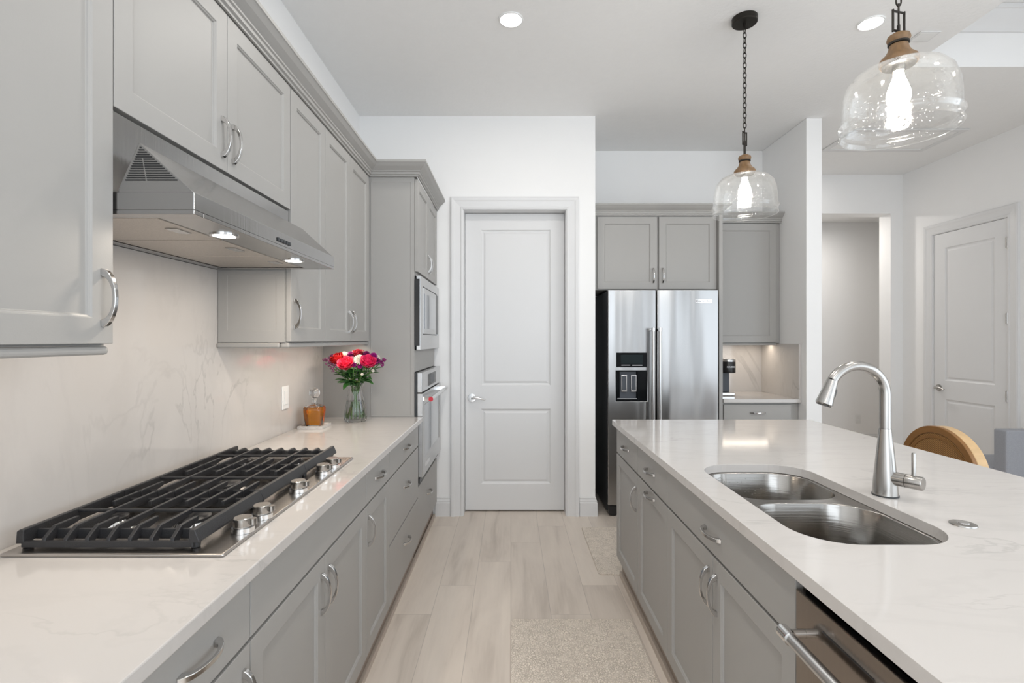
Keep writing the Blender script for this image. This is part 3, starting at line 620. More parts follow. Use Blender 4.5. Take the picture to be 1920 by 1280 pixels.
def rrect(x0, x1, y0, y1, r, n=8):
    pts = []
    for (cx, cy, a0) in ((x1-r, y1-r, 0), (x0+r, y1-r, 90), (x0+r, y0+r, 180), (x1-r, y0+r, 270)):
        for i in range(n+1):
            a = math.radians(a0+90*i/n); pts.append((cx+r*math.cos(a), cy+r*math.sin(a)))
    return pts
def holed_slab(outer, holes, z0, z1):
    bm = bmesh.new(); V = []; Fc = []
    for lp in [outer]+holes:
        vs = [bm.verts.new((x, y, 0)) for x, y in lp]
        for i in range(len(vs)): bm.edges.new((vs[i], vs[(i+1) % len(vs)]))
    bmesh.ops.triangle_fill(bm, use_beauty=True, edges=bm.edges[:]); bm.verts.index_update(); n = len(bm.verts)
    V = [(v.co.x, v.co.y, z1) for v in bm.verts]+[(v.co.x, v.co.y, z0) for v in bm.verts]
    for f in bm.faces:
        ids = [v.index for v in f.verts]; Fc.append(tuple(ids)); Fc.append(tuple(n+i for i in reversed(ids)))
    o = 0
    for lp in [outer]+holes:
        k = len(lp)
        for i in range(k): a, b = o+i, o+(i+1) % k; Fc.append((a, b, n+b, n+a))
        o += k
    bm.free(); return V, Fc
SX0, SX1, SY0, SY1 = 0.713, 1.104, 1.200, 1.970
mb = MB(); mb.add(*holed_slab(rrect(IX0, IX1, -0.4, IYF, 0.012, 4), [rrect(SX0, SX1, SY0, SY1, 0.125, 10)], 0.884, 0.914))
o = mb.build('island_countertop', M_QI, None, bevel=0.0025); tag(o, 'white quartz island countertop with undermount sink cut into it', 'countertop')
sk = thing('sink', 'double-bowl stainless undermount sink in the island countertop', 'sink', ((SX0+SX1)/2, (SY0+SY1)/2, 0.70))
b1 = (SX0+0.006, SX1-0.006, 1.632, SY1-0.006, 0.115); b2 = (SX0+0.006, SX1-0.006, SY0+0.006, 1.604, 0.12)
mb = MB(); mb.add(*holed_slab(rrect(SX0-0.02, SX1+0.02, SY0-0.02, SY1+0.02, 0.13, 10), [rrect(*b1, 10), rrect(*b2, 10)], 0.8805, 0.8835)); mb.build('rim', M_SINK, sk)
for q in (b1, b2):
    x0, x1, y0, y1, r = q; V = []; Fc = []; lv_ = [(0, 0.8835, r), (0.002, 0.879, r), (0.010, 0.74, r), (0.016, 0.71, r-0.01), (0.030, 0.693, r-0.02), (0.060, 0.686, r-0.04)]
    for ins, z, rr in lv_: V += [(x, y, z) for x, y in rrect(x0+ins, x1-ins, y0+ins, y1-ins, rr, 10)]
    n = 44
    for l in range(len(lv_)-1):
        for i in range(n): Fc.append((l*n+i, l*n+(i+1) % n, (l+1)*n+(i+1) % n, (l+1)*n+i))
    Fc.append(tuple((len(lv_)-1)*n+i for i in range(n)))
    bw = MB().add(V, Fc).build('bowl', M_SINK, sk, smooth=50)
    sm = bw.modifiers.new('solid', 'SOLIDIFY'); sm.thickness = 0.0015; sm.offset = 1
    cx, cy = (x0+x1)/2, (y0+y1)/2
    MB().lathe([(0.045, 0.6865), (0.043, 0.6885), (0.034, 0.6885), (0.030, 0.687)], (cx, cy, 0), 28).build('drain', M_CHROME, bw, smooth=40)
random.seed(3)
dr = MB()
for i in range(46):
    a = random.uniform(0.75, 1.02); z = random.uniform(0.79, 0.868); rr = random.uniform(0.0012, 0.0028)
    yw = SY1-0.006-0.010*(0.8835-z)/0.14-0.0012
    if a < SX0+0.125: yw = 1.845+math.sqrt(max(0, 0.115**2-(a-(SX0+0.121))**2))-0.004-0.010*(0.8835-z)/0.14
    dr.lathe([(0, -rr), (rr*0.8, -rr*0.5), (rr, 0), (rr*0.8, rr*0.5), (0, rr)], (a, yw, z), 6)
wdp = dr.build('water_drops', M_WATER, sk, smooth=80); wdp['kind'] = 'stuff'

# faucet
fx, fy = 1.168, 1.581
fc = thing('faucet', 'brushed nickel gooseneck pull-down faucet on the island beside the sink', 'faucet', (fx, fy, 0.9142))
MB().lathe([(0.036, 0.9143), (0.036, 0.918)], (fx, fy, 0), 36).build('base_ring', M_BLKSAT, fc, smooth=40)
MB().lathe([(0.0345, 0.918), (0.034, 0.925), (0.0315, 0.965), (0.0245, 1.04), (0.0185, 1.10), (0.0165, 1.122)], (fx, fy, 0), 40).build('body', M_NICKEL, fc, smooth=40)
R = 0.088; zc = 1.229; pth = [(fx, fy, 1.1225), (fx, fy, 1.16), (fx, fy, 1.20)]
cs = []
for i in range(0, 23):
    a = math.radians(i*150/22); cs.append((fx-R+R*math.cos(a), fy, zc+R*math.sin(a)))
pth += cs
MB().tube(pth, 0.0152, 20).build('spout', M_NICKEL, fc, smooth=50)
e = Vector(cs[-1]); dv_ = (Vector(cs[-1])-Vector(cs[-2])).normalized(); dv_ = Vector((-0.34, 0, -0.94)).normalized()
hd = MB().tube([tuple(e+dv_*t) for t in (0.0005, 0.004, 0.03, 0.078, 0.082)], [0.0155, 0.016, 0.0185, 0.0245, 0.0215], 24).build('spray_head', M_NICKEL, fc, smooth=35)
MB().tube([tuple(e+dv_*t) for t in (0.0822, 0.084)], [0.021, 0.0205], 24).build('nozzle', M_BLKSAT, hd, smooth=35)
sd = Vector((0.94, -0.0, -0.34))
MB().tube([tuple(e+dv_*t+sd*(0.0165+0.085*t)) for t in (0.022, 0.026, 0.050, 0.054)], [0.003, 0.005, 0.005, 0.003], 10).build('spray_button', M_BLKSAT, hd, smooth=35)
hz_ = 0.972; hdv = Vector((0.52, -0.85, 0)).normalized()
p0 = Vector((fx, fy, hz_))
lvr = MB().tube([tuple(p0+hdv*t) for t in (0.006, 0.055)], 0.0205, 24).build('valve', M_NICKEL, fc, smooth=40)
lh = MB().tube([tuple(p0+hdv*t) for t in (0.0565, 0.095, 0.098)], [0.0205, 0.0205, 0.0185], 28).build('handle_hub', M_NICKEL, fc, smooth=40)
q = p0+hdv*0.074
MB().tube([tuple(q+Vector((0, 0, z))) for z in (0.012, 0.085, 0.088)], [0.0058, 0.0058, 0.0045], 14).build('lever', M_NICKEL, lh, smooth=40)
o = thing('air_switch', 'small round nickel push button on the island beside the sink', 'button', (1.187, 1.33, 0.9142))
MB().lathe([(0.030, 0.9143), (0.029, 0.9175), (0.022, 0.919)], (1.187, 1.33, 0), 32).build('ring', M_NICKEL, o, smooth=30)
MB().lathe([(0.014, 0.9191), (0.013, 0.921)], (1.187, 1.33, 0), 24).build('button', M_PULL, o, smooth=30)

# dishwasher
dw = thing('dishwasher', 'dark stainless dishwasher with bar handle built into the island', 'dishwasher', (0.95, 0.81, 0))
w0, w1 = 0.505, 1.112
MB().box(ICX+0.02, IB, w0+0.004, w1-0.004, 0.115, 0.876).build('tub', M_BLACK, dw)
MB().box(ICX-0.004, ICX+0.0195, w0+0.004, w1-0.004, 0.858, 0.868).build('control_strip', M_BLKGLASS, dw)
dd = MB(TI).box(w0+0.002, w1-0.002, 0.117, 0.855, -0.019, 0.024).build('door', M_SSD, dw, bevel=0.002)
MB(TI).box(0.87, 1.015, 0.8135, 0.8165, 0.024, 0.0246).build('indicator_slot', M_BLACK, dd)
hb = MB(TI); hb.tube([(w0+0.05, 0.775, 0.064), (w1-0.05, 0.775, 0.064)], 0.0125, 18)
hnd = hb.build('handle', M_SS, dd, smooth=40)
for y, s_ in ((w0+0.035, 1), (w1-0.035, -1)):
    hb = MB(TI); hb.tube([(y-s_*0.012, 0.775, 0.064), (y+s_*0.022, 0.775, 0.064)], 0.0150, 18); hb.tube([(y, 0.775, 0.0242), (y, 0.775, 0.060)], 0.009, 12)
    hb.build('handle_post', M_CHROME, dd, smooth=40)

# ------------------------------------------------------------------ refrigerator
FY = 4.0; TF = face_my(FY)
fr = thing('refrigerator', 'stainless side-by-side refrigerator with ice and water dispenser in the alcove', 'refrigerator', (1.2, 4.35, 0))
MB().box(0.768, 1.636, FY+0.06, YN-0.06, 0.03, 1.785).build('body', M_BLKSAT, fr, bevel=0.004)
MB().box(0.775, 1.63, FY+0.01, FY+0.06, 0.012, 0.085).box(0.79, 0.83, FY+0.02, FY+0.1, 0.0, 0.03).box(1.58, 1.62, FY+0.02, FY+0.1, 0.0, 0.03).build('base_grille', M_BLACK, fr, bevel=0.003)
ux = [0.766+0.379*i/10 for i in range(1, 10)]
nx0, nx1 = 0.829, 1.074
ld = MB(TF).panel(0.766, 1.145, 0.09, 1.79, -0.055, 0.0, [(nx0, nx1, 0.912, 1.152)], ((0.0, 0.004), (0.001, 0.04)), 0.005, [u for u in ux if not nx0 < u < nx1]).build('freezer_door', M_SSV, fr, smooth=30, bevel=0.004)
rx = [1.153+0.485*i/12 for i in range(1, 12)]
rdr = MB(TF).panel(1.153, 1.638, 0.09, 1.79, -0.055, 0.0, [], (), 0.005, rx).build('fridge_door', M_SSV, fr, smooth=30, bevel=0.004)
for hxx, dpar in ((1.107, ld), (1.160, rdr)):
    hb = MB(TF); hb.tube([(hxx, 0.42, 0.062), (hxx, 1.462, 0.062)], 0.0135, 18); hb.build('handle', M_SS, dpar, smooth=40)
    for z in (0.43, 1.462): MB(TF).tube([(hxx, z, 0.062), (hxx, z+0.027, 0.062)], 0.0155, 18).tube([(hxx, z+0.013, 0.0), (hxx, z+0.013, 0.06)], 0.010, 12).build('handle_post', M_CHROME, dpar, smooth=40)
dsp = MB(TF).box(nx0+0.002, nx1-0.002, 1.181, 1.296, 0.0, 0.0125).build('display', M_BLKGLASS, ld, bevel=0.002)
MB(TF).box(nx0+0.035, nx1-0.035, 1.207, 1.279, 0.0126, 0.0130).build('screen', M_SCREEN, ld)
MB(TF).box(nx0+0.04, nx0+0.11, 1.195, 1.199, 0.0126, 0.013).box(nx0+0.125, nx1-0.04, 1.194, 1.199, 0.0126, 0.013).build('legend', M_TEXT_L, ld)
nb = MB(TF).box(nx0+0.002, nx1-0.002, 0.914, 1.150, -0.030, -0.026).box(nx0+0.002, nx0+0.006, 0.914, 1.150, -0.026, 0.008).box(nx1-0.006, nx1-0.002, 0.914, 1.150, -0.026, 0.008).box(nx0+0.006, nx1-0.006, 1.146, 1.150, -0.026, 0.008).box(nx0+0.006, nx1-0.006, 0.914, 0.930, -0.026, 0.008)
nb.box(nx1-0.075, nx1-0.006, 0.930, 1.146, -0.026, 0.004)
nb.build('dispenser_niche', M_BLKGLASS, ld)
MB(TF).box(nx0+0.035, nx0+0.165, 0.935, 1.146, -0.0258, -0.022).build('niche_back', M_GREYPL, ld)
for x in (nx0+0.046, nx0+0.122):
    MB(TF).panel(x, x+0.042, 0.985, 1.118, -0.0218, -0.008, [(x+0.005, x+0.037, 0.998, 1.113)], ((0.0, 0.004), (0.001, 0.005))).build('paddle', M_PULL, ld, bevel=0.001)
    MB(TF).box(x+0.006, x+0.036, 0.999, 1.112, -0.0125, -0.0115).build('paddle_pad', M_GREYPL, ld)
MB(TF).box(nx0+0.010, nx1-0.08, 0.9302, 0.936, -0.02, 0.007).build('drip_tray', M_SS, ld)
bdg = MB(TF).box(1.453, 1.583, 1.685, 1.716, 0.0, 0.0075).build('badge', M_CHROME, rdr, bevel=0.001)
text('badge_lettering', 'KitchenAid', 0.026, lambda a, b, c: TF(1.518+a, 1.7005+b, 0.0076+c), M_TEXT_D, rdr)

# alcove cabinetry
FC = 4.192; TFC = face_my(FC)
c = thing('wall_cabinet', 'grey two-door wall cabinet above the refrigerator', 'cabinet', (1.2, 4.45, 1.81))
MB().box(XE+0.004, 1.695, FC, YN-0.003, 1.806, UT+0.03).build('carcass', M_CAB, c)
door(TFC, 0.712, 1.205, 1.812, 2.41, c, (1.172, 1.925)); door(TFC, 1.218, 1.695, 1.812, 2.41, c, (1.250, 1.925))
o = MB().box(1.697, 1.727, 4.13, YN-0.003, 0.0, UT+0.001).build('cabinet_divider', M_CAB, None, bevel=0.0015); tag(o, 'tall narrow grey panel between the refrigerator and the coffee counter', 'panel')
KC = 4.452; TK = face_my(KC)
c = thing('wall_cabinet', 'grey single-door wall cabinet above the coffee maker', 'cabinet', (2.04, 4.6, UB-0.02))
MB().box(1.729, PX0-0.004, KC, YN-0.003, 1.366, UT+0.03).build('carcass', M_CAB, c)
door(TK, 1.735, 2.325, 1.372, 2.41, c); 
MB().box(1.729, PX0-0.03, KC-0.012, KC+0.02, 1.348, 1.3655).build('light_rail', M_CAB, c, bevel=0.005)
area('under_cabinet_light', (2.04, 4.56, 1.362), (0, 0, 0), 0.55, 0.03, 0.95, WARM)
o = MB().sweep(CRP, [(XE+0.002, FC-0.021, UT+0.002), (1.727, FC-0.021, UT+0.002), (1.727, KC-0.021, UT+0.002), (PX0-0.002, KC-0.021, UT+0.002)], 1).build('crown_molding', M_CAB, None)
tag(o, 'grey crown molding over the refrigerator and coffee cabinets', 'crown molding')
c = thing('base_cabinet', 'grey base cabinet with one visible drawer under the coffee counter', 'cabinet', (2.04, 4.45, 0))
TB = face_my(4.162)
MB().box(1.729, PX0-0.004, 4.162, YN-0.003, 0.115, 0.882).build('carcass', M_CAB, c)
MB().box(1.729, PX0-0.004, 4.23, 4.25, 0, 0.1145).build('toe_kick', M_TOE, c)
drawer(TB, 1.740, 2.292, 0.733, 0.868, c); door(TB, 1.740, 2.292, 0.117, 0.727, c, (2.25, 0.62))
o = MB().box(1.729, PX0-0.002, 4.12, YN-0.022, 0.884, 0.914).build('coffee_countertop', M_QZ, None, bevel=0.0025); tag(o, 'short white quartz countertop under the coffee maker', 'countertop')
o = MB().box(1.729, PX0-0.002, YN-0.021, YN-0.001, 0.884, 1.362).box(PX0-0.021, PX0-0.001, 4.12, YN-0.022, 0.9145, 1.362).build('coffee_backsplash', M_QB, None); tag(o, 'white quartz backsplash wrapping the coffee nook', 'backsplash')

# coffee maker
cm = thing('coffee_maker', 'black pod coffee maker on the quartz counter beside the refrigerator', 'coffee maker', (1.85, 4.45, 0.9142))
MB().box(1.765, 1.925, 4.345, 4.62, 0.9143, 0.944).build('drip_base', M_PULL, cm, bevel=0.006)
MB().box(1.815, 1.910, 4.43, 4.62, 0.944, 1.110).build('column', M_GREYPL, cm, bevel=0.004)
MB().box(1.745, 1.814, 4.43, 4.62, 0.945, 1.115).build('water_tank', M_BLKGLASS, cm, bevel=0.004)
MB().box(1.745, 1.850, 4.38, 4.62, 1.116, 1.205).build('side_housing', M_GREYPL, cm, bevel=0.006)
MB().lathe([(0.056, 1.112), (0.058, 1.118), (0.058, 1.205), (0.056, 1.208)], (1.884, 4.39, 0), 36).build('brew_head', M_BLACK, cm, smooth=35)
MB().lathe([(0.059, 1.2085), (0.059, 1.222), (0.054, 1.230), (0.02, 1.232)], (1.884, 4.39, 0), 36).build('lid', M_SS, cm, smooth=35)
def cyl(a, b, c_): 
    th = a/0.0586; return (1.884+0.0586*math.sin(th)+c_*math.sin(th), 4.39-0.0586*math.cos(th)-c_*math.cos(th), 1.163+b)
text('lettering', 'KEURIG', 0.021, cyl, M_TEXT_L, cm)

# ------------------------------------------------------------------ decanter, tray, vase, flowers
tr = thing('tray', 'small square white marble tray under the amber decanter', 'tray', (-1.085, 2.80, 0.9142))
TRX, TRY = -1.085, 2.80
MB().panel(TRX-0.068, TRX+0.068, TRY-0.068, TRY+0.068, 0.9143, 0.930, [(TRX-0.060, TRX+0.060, TRY-0.060, TRY+0.060)], ((0.0, 0.0), (0.002, 0.006))).build('dish', M_MARBLE, tr, bevel=0.001)
dc = thing('decanter', 'square glass decanter of amber liquor with round stopper', 'decanter', (TRX, TRY, 0.9242))
def loft(levels, n=6):
    V = []; Fc = []
    for hw, r, z in [(a_*0.92, b_*0.92, c_) for a_, b_, c_ in levels]: V += [(TRX+x, TRY+y, z) for x, y in rrect(-hw, hw, -hw, hw, r, n)]
    k = 4*(n+1)
    for l in range(len(levels)-1):
        for i in range(k): Fc.append((l*k+i, l*k+(i+1) % k, (l+1)*k+(i+1) % k, (l+1)*k+i))
    return V, Fc, k, len(levels)
def solid(levels):
    V, Fc, k, m = loft(levels); Fc += [tuple(range(k)), tuple((m-1)*k+i for i in range(k))]; return V, Fc
def vessel(outer, inner):
    V, Fc, k, m = loft(outer+list(reversed(inner))); Fc += [tuple(range(k)), tuple((m-1)*k+i for i in range(k))]; return V, Fc
z0 = 0.9243
out = [(0.040, 0.010, z0), (0.043, 0.012, z0+0.004), (0.052, 0.014, z0+0.080), (0.053, 0.018, z0+0.098), (0.046, 0.024, z0+0.112), (0.018, 0.016, z0+0.120), (0.0145, 0.0144, z0+0.128), (0.0145, 0.0144, z0+0.143), (0.018, 0.0178, z0+0.148)]
inn = [(0.036, 0.008, z0+0.009), (0.048, 0.011, z0+0.080), (0.0485, 0.014, z0+0.097), (0.042, 0.021, z0+0.108), (0.0145, 0.0140, z0+0.117), (0.0105, 0.0104, z0+0.128), (0.0105, 0.0104, z0+0.145), (0.012, 0.0118, z0+0.148)]
MB().add(*vessel(out, inn)).build('bottle', M_GLASS, dc, smooth=40)
MB().add(*solid([(0.0366, 0.009, z0+0.0084), (0.0486, 0.012, z0+0.080), (0.0490, 0.015, z0+0.096), (0.0455, 0.020, z0+0.1045)])).build('liquor', M_AMBER, dc, smooth=40)
MB().lathe([(0.004, z0+0.128), (0.0095, z0+0.129), (0.0098, z0+0.148), (0.011, z0+0.152)]+[(0.0285*math.sin(a), z0+0.180-0.0285*math.cos(a)) for a in [0.42+0.2*i for i in range(14)]], (TRX, TRY, 0), 28).build('stopper', M_GLASS, dc, smooth=60)

VX, VY, VZ = -0.925, 3.015, 0.9142
vs_ = thing('vase', 'ribbed clear glass vase of water holding the bouquet', 'vase', (VX, VY, VZ))
def flute(prof, lobes=12, n=72, amp=0.035):
    V = []; Fc = []; m = len(prof)
    for i in range(n):
        t = 2*math.pi*i/n; k = 1+amp*math.cos(lobes*t)
        for r, z in prof: V.append((VX+r*k*math.cos(t), VY+r*k*math.sin(t), z))
    for i in range(n):
        for j in range(m-1): Fc.append((i*m+j, ((i+1) % n)*m+j, ((i+1) % n)*m+j+1, i*m+j+1))
    Fc += [tuple(i*m for i in range(n)), tuple(i*m+m-1 for i in range(n))]
    return V, Fc
zb = VZ+0.0002
MB().add(*flute([(0.058, zb), (0.064, zb+0.008), (0.066, zb+0.030), (0.060, zb+0.075), (0.050, zb+0.125), (0.042, zb+0.165), (0.040, zb+0.190), (0.047, zb+0.222), (0.049, zb+0.228), (0.046, zb+0.227), (0.037, zb+0.190), (0.039, zb+0.165), (0.047, zb+0.125), (0.057, zb+0.075), (0.062, zb+0.030), (0.058, zb+0.014)])).build('glass_body', M_GLASS, vs_, smooth=50)
MB().add(*flute([(0.0584, zb+0.0136), (0.0624, zb+0.030), (0.0574, zb+0.075), (0.0503, zb+0.11), (0.0486, zb+0.12)])).build('water', M_WATER, vs_, smooth=50)

random.seed(11)
def petal(mb, c, up, side, length, width, cup, curl):
    """a cupped petal rising from c along 'up', bulging to 'side'"""
    up = up.normalized(); side = (side-up*side.dot(up)).normalized(); t = up.cross(side)
    V = []; Fc = []; n, m = 5, 5
    for thick in (0, 1):
        for i in range(n):
            a = i/(n-1)
            for j in range(m):
                b = (j/(m-1)-0.5)*2
                wd = width*(0.35+0.95*math.sin(math.pi*min(1, 0.18+a*0.72)))
                out = cup*math.sin(a*math.pi*0.6)+curl*a**3-abs(b)**2*cup*0.55
                p = c+up*(length*a*(1-0.10*b*b))+t*(wd*b*0.5)+side*(out+thick*0.0008)
                V.append(tuple(p))
    k = n*m
    for i in range(n-1):
        for j in range(m-1):
            q = (i*m+j, (i+1)*m+j, (i+1)*m+j+1, i*m+j+1); Fc.append(q); Fc.append(tuple(k+x for x in reversed(q)))
    rim = [j for j in range(m)]+[i*m+m-1 for i in range(1, n)]+[(n-1)*m+j for j in range(m-2, -1, -1)]+[i*m for i in range(n-2, 0, -1)]
    for q in range(len(rim)): a, b = rim[q], rim[(q+1) % len(rim)]; Fc.append((a, b, k+b, k+a))
    mb.add(V, Fc)
def axes(d):
    d = d.normalized(); s = d.cross(Vector((0.3, 1, 0.2))).normalized(); return d, s, d.cross(s)
def px(x, y, dep): return Vector(((x-958)*dep/F, dep, CAM_H-(y-636)*dep/F))
def rose_mb(c, d, r):
    mb = MB(); up, s, t = axes(d)
    for ring, (n, rad, ln, op) in enumerate(((3, 0.10, 1.05, 0.10), (4, 0.26, 1.05, 0.22), (5, 0.45, 1.0, 0.36), (6, 0.62, 0.92, 0.55))):
        for k in range(n):
            a = 2*math.pi*k/n+ring*0.7+random.uniform(-.15, .15); sd = s*math.cos(a)+t*math.sin(a)
            petal(mb, c-up*r*0.6+sd*rad*r*0.45, up+sd*op*0.5, sd, r*1.45*ln, r*(0.75+0.28*ring), r*(0.16+0.09*ring), r*0.10*ring)
    mb.lathe([(0, -r*0.5), (r*0.35, -r*0.2), (r*0.4, r*0.2), (r*0.22, r*0.55), (0, r*0.6)], tuple(c), 12)
    return mb
def mum_mb(c, d, r, n=70):
    mb = MB(); up, s, t = axes(d)
    mb.lathe([(0, -r*0.5), (r*0.45, -r*0.25), (r*0.5, 0.0), (r*0.3, r*0.3), (0, r*0.4)], tuple(c), 10)
    for i in range(n):
        f = (i+0.5)/n; th = math.acos(1-1.25*f); ph = i*2.39996
        v = up*math.cos(th)+(s*math.cos(ph)+t*math.sin(ph))*math.sin(th)
        p = c+v*r*0.35; petal(mb, p, v, up, r*0.65, r*0.24, r*0.05, r*0.06)
    return mb
def spray_mb(c, d, r, n=26):
    mb = MB(); up, s, t = axes(d)
    for i in range(n):
        v = Vector((random.gauss(0, .5), random.gauss(0, .42), random.gauss(0, .42))); v = v if v.length < 1 else v.normalized()
        q = c+v*r; b = r*random.uniform(0.16, 0.26)
        mb.lathe([(0, -b), (b*0.7, -b*0.4), (b, b*0.1), (b*0.8, b*0.7), (b*0.2, b*0.5)], tuple(q), 7)
    return mb
def leaf(parent, c, d, ln, wd, mat=None, droop=0.25):
    mb = MB(); d = d.normalized(); s = d.cross(Vector((0, 0, 1))).normalized(); u = s.cross(d); V = []; Fc = []
    n = 8
    for th in (0, 0.0012):
        for i in range(n+1):
            a = i/n; wv = wd*math.sin(math.pi*min(1, a**0.8))*0.5+0.0006
            p = c+d*ln*a-Vector((0, 0, 1))*droop*ln*a*a+u*th
            V += [tuple(p-s*wv+u*wv*0.35), tuple(p), tuple(p+s*wv+u*wv*0.35)]
    k = 3*(n+1)
    for i in range(n):
        for j in range(2):
            q = (3*i+j, 3*i+3+j, 3*i+4+j, 3*i+1+j); Fc.append(q); Fc.append(tuple(k+x for x in reversed(q)))
        Fc.append((3*i, 3*i+3, k+3*i+3, k+3*i)); Fc.append((3*i+2, 3*i+5, k+3*i+5, k+3*i+2))
    Fc.append((0, 1, 2, k+2, k+1, k)); e_ = 3*n; Fc.append((e_, e_+1, e_+2, k+e_+2, k+e_+1, k+e_))
    mb.add(V, Fc); return mb.build('leaf', mat or M_LEAF, parent, smooth=60)
P = {n: paint(n, c, 0.55, var=v, scale=40) for n, c, v in (('crimson_petal', (0.62, 0.012, 0.015), .12), ('coral_petal', (0.80, 0.03, 0.09), .12), ('pink_petal', (0.80, 0.025, 0.14), .1), ('burgundy_petal', (0.32, 0.006, 0.022), .2),
     ('white_petal', (0.85, 0.82, 0.74), .05), ('purple_petal', (0.22, 0.012, 0.13), .3), ('magenta_petal', (0.42, 0.014, 0.26), .2), ('mauve_petal', (0.25, 0.09, 0.17), .3))}
spec = [('rose', 'crimson red rose at the left side of the bouquet, beside the coral rose', 'crimson_petal', 632.5, 673, 2.98, 0.031, rose_mb, 'red and pink roses in the vase'),
        ('rose', 'coral red rose, largest bloom, hanging low at the front of the bouquet', 'coral_petal', 648.5, 682, 2.92, 0.034, rose_mb, 'red and pink roses in the vase'),
        ('rose', 'hot pink rose at the right of the bouquet beside the white blossom', 'pink_petal', 690, 678.5, 2.93, 0.033, rose_mb, 'red and pink roses in the vase'),
        ('rose', 'dark burgundy red rose at the top of the bouquet', 'burgundy_petal', 671, 663, 3.03, 0.025, rose_mb, 'red and pink roses in the vase'),
        ('chrysanthemum', 'white chrysanthemum at the front, between coral and hot pink roses', 'white_petal', 673.5, 675, 2.94, 0.030, mum_mb, 'white blooms in the vase'),
        ('chrysanthemum', 'white chrysanthemum at the top, behind crimson and coral roses', 'white_petal', 646, 667, 3.03, 0.024, mum_mb, 'white blooms in the vase'),
        ('chrysanthemum', 'small white bloom at the far right edge of the bouquet', 'white_petal', 707, 671, 3.05, 0.017, mum_mb, 'white blooms in the vase'),
        ('aster', 'magenta aster just right of the coral rose', 'magenta_petal', 663, 684.5, 2.93, 0.016, mum_mb, 'purple flowers in the vase'),
        ('aster', 'magenta aster just below the front white chrysanthemum', 'magenta_petal', 675, 687, 2.95, 0.015, mum_mb, 'purple flowers in the vase'),
        ('aster', 'purple aster between the back white chrysanthemum and burgundy rose', 'purple_petal', 658, 666, 3.02, 0.022, mum_mb, 'purple flowers in the vase'),
        ('aster', 'purple aster peeking up right of the burgundy rose', 'purple_petal', 687, 665, 3.03, 0.022, mum_mb, 'purple flowers in the vase'),
        ('aster', 'purple aster at the upper right, above the small white bloom', 'magenta_petal', 700, 668, 3.02, 0.022, mum_mb, 'purple flowers in the vase'),
        ('statice', 'purple statice spray drooping at the right tip of the bouquet', 'purple_petal', 714, 678, 3.00, 0.026, spray_mb, 'purple flowers in the vase'),
        ('statice', 'mauve statice spray at the left tip of the bouquet', 'mauve_petal', 619, 679, 2.98, 0.034, spray_mb, 'purple flowers in the vase'),
        ('statice', 'dusty mauve spray hanging below the crimson rose', 'mauve_petal', 624, 689, 2.94, 0.022, spray_mb, 'purple flowers in the vase'),
        ('aster', 'purple aster between crimson rose and the left mauve spray', 'purple_petal', 624, 670, 3.03, 0.018, mum_mb, 'purple flowers in the vase'),
        ('aster', 'dark purple aster behind the hot pink rose, toward the right tip', 'purple_petal', 706, 678, 3.03, 0.022, mum_mb, 'purple flowers in the vase'),
        ('daisy', 'tiny white bud below the hot pink rose', 'white_petal', 699, 695, 2.94, 0.009, mum_mb, 'tiny white buds in the vase'),
        ('daisy', 'tiny white bud in the greenery above the vase rim', 'white_petal', 679, 702, 2.93, 0.008, mum_mb, 'tiny white buds in the vase')]
for i, (nm, lab, mt, x, y, dep, r, fn, grp) in enumerate(spec):
    r *= 1.12; c = px(x, y, dep); neck = Vector((VX+0.020*math.cos(i*2.4), VY+0.020*math.sin(i*2.4), VZ+0.185)); foot = Vector((VX+0.045*math.cos(i*2.4+2.7), VY+0.045*math.sin(i*2.4+2.7), VZ+0.02))
    d = (c-neck).normalized(); d = (d+Vector((0, -0.55, 0.35))).normalized()
    t = thing(nm, lab, 'flower', foot, grp)
    fn(c, d, r).build('bloom', P[mt], t, smooth=70)
    e1 = c-d*r*0.5
    MB().tube([tuple(foot), tuple(foot.lerp(neck, 0.5)), tuple(neck), tuple(neck.lerp(e1, 0.5)+Vector((0, 0, 0.012))), tuple(e1)], 0.0030, 6).build('stem', M_STEM, t, smooth=60)
    random.seed(50+i)
    for k in range(4 if r > 0.02 else 2):
        q = neck.lerp(e1, random.uniform(0.2, 0.7)); a = random.uniform(0, 6.28)
        leaf(t, q, Vector((math.cos(a), math.sin(a)*0.5-0.3, 0.35)), random.uniform(0.06, 0.09), random.uniform(0.030, 0.042))
    if i in (0, 1, 2, 4):
        tgt = {0: [((656, 716), (634, 714), 0.085, 0.034, 0), ((655, 716), (643, 728), 0.07, 0.034, 0)], 1: [((660, 714), (650, 708), 0.05, 0.034, 1)], 2: [((680, 714), (704, 716), 0.095, 0.042, 0), ((680, 712), (702, 706), 0.09, 0.036, 0)], 4: [((668, 718), (680, 707), 0.05, 0.034, 1)]}[i]
        for (a0, a1, ln, wd, ol) in tgt:
            s0 = px(a0[0], a0[1], 2.98); s1 = px(a1[0], a1[1], 2.91)
            leaf(t, s0, s1-s0, ln*1.05, wd, M_OLIVE if ol else M_LEAF, 0.15)

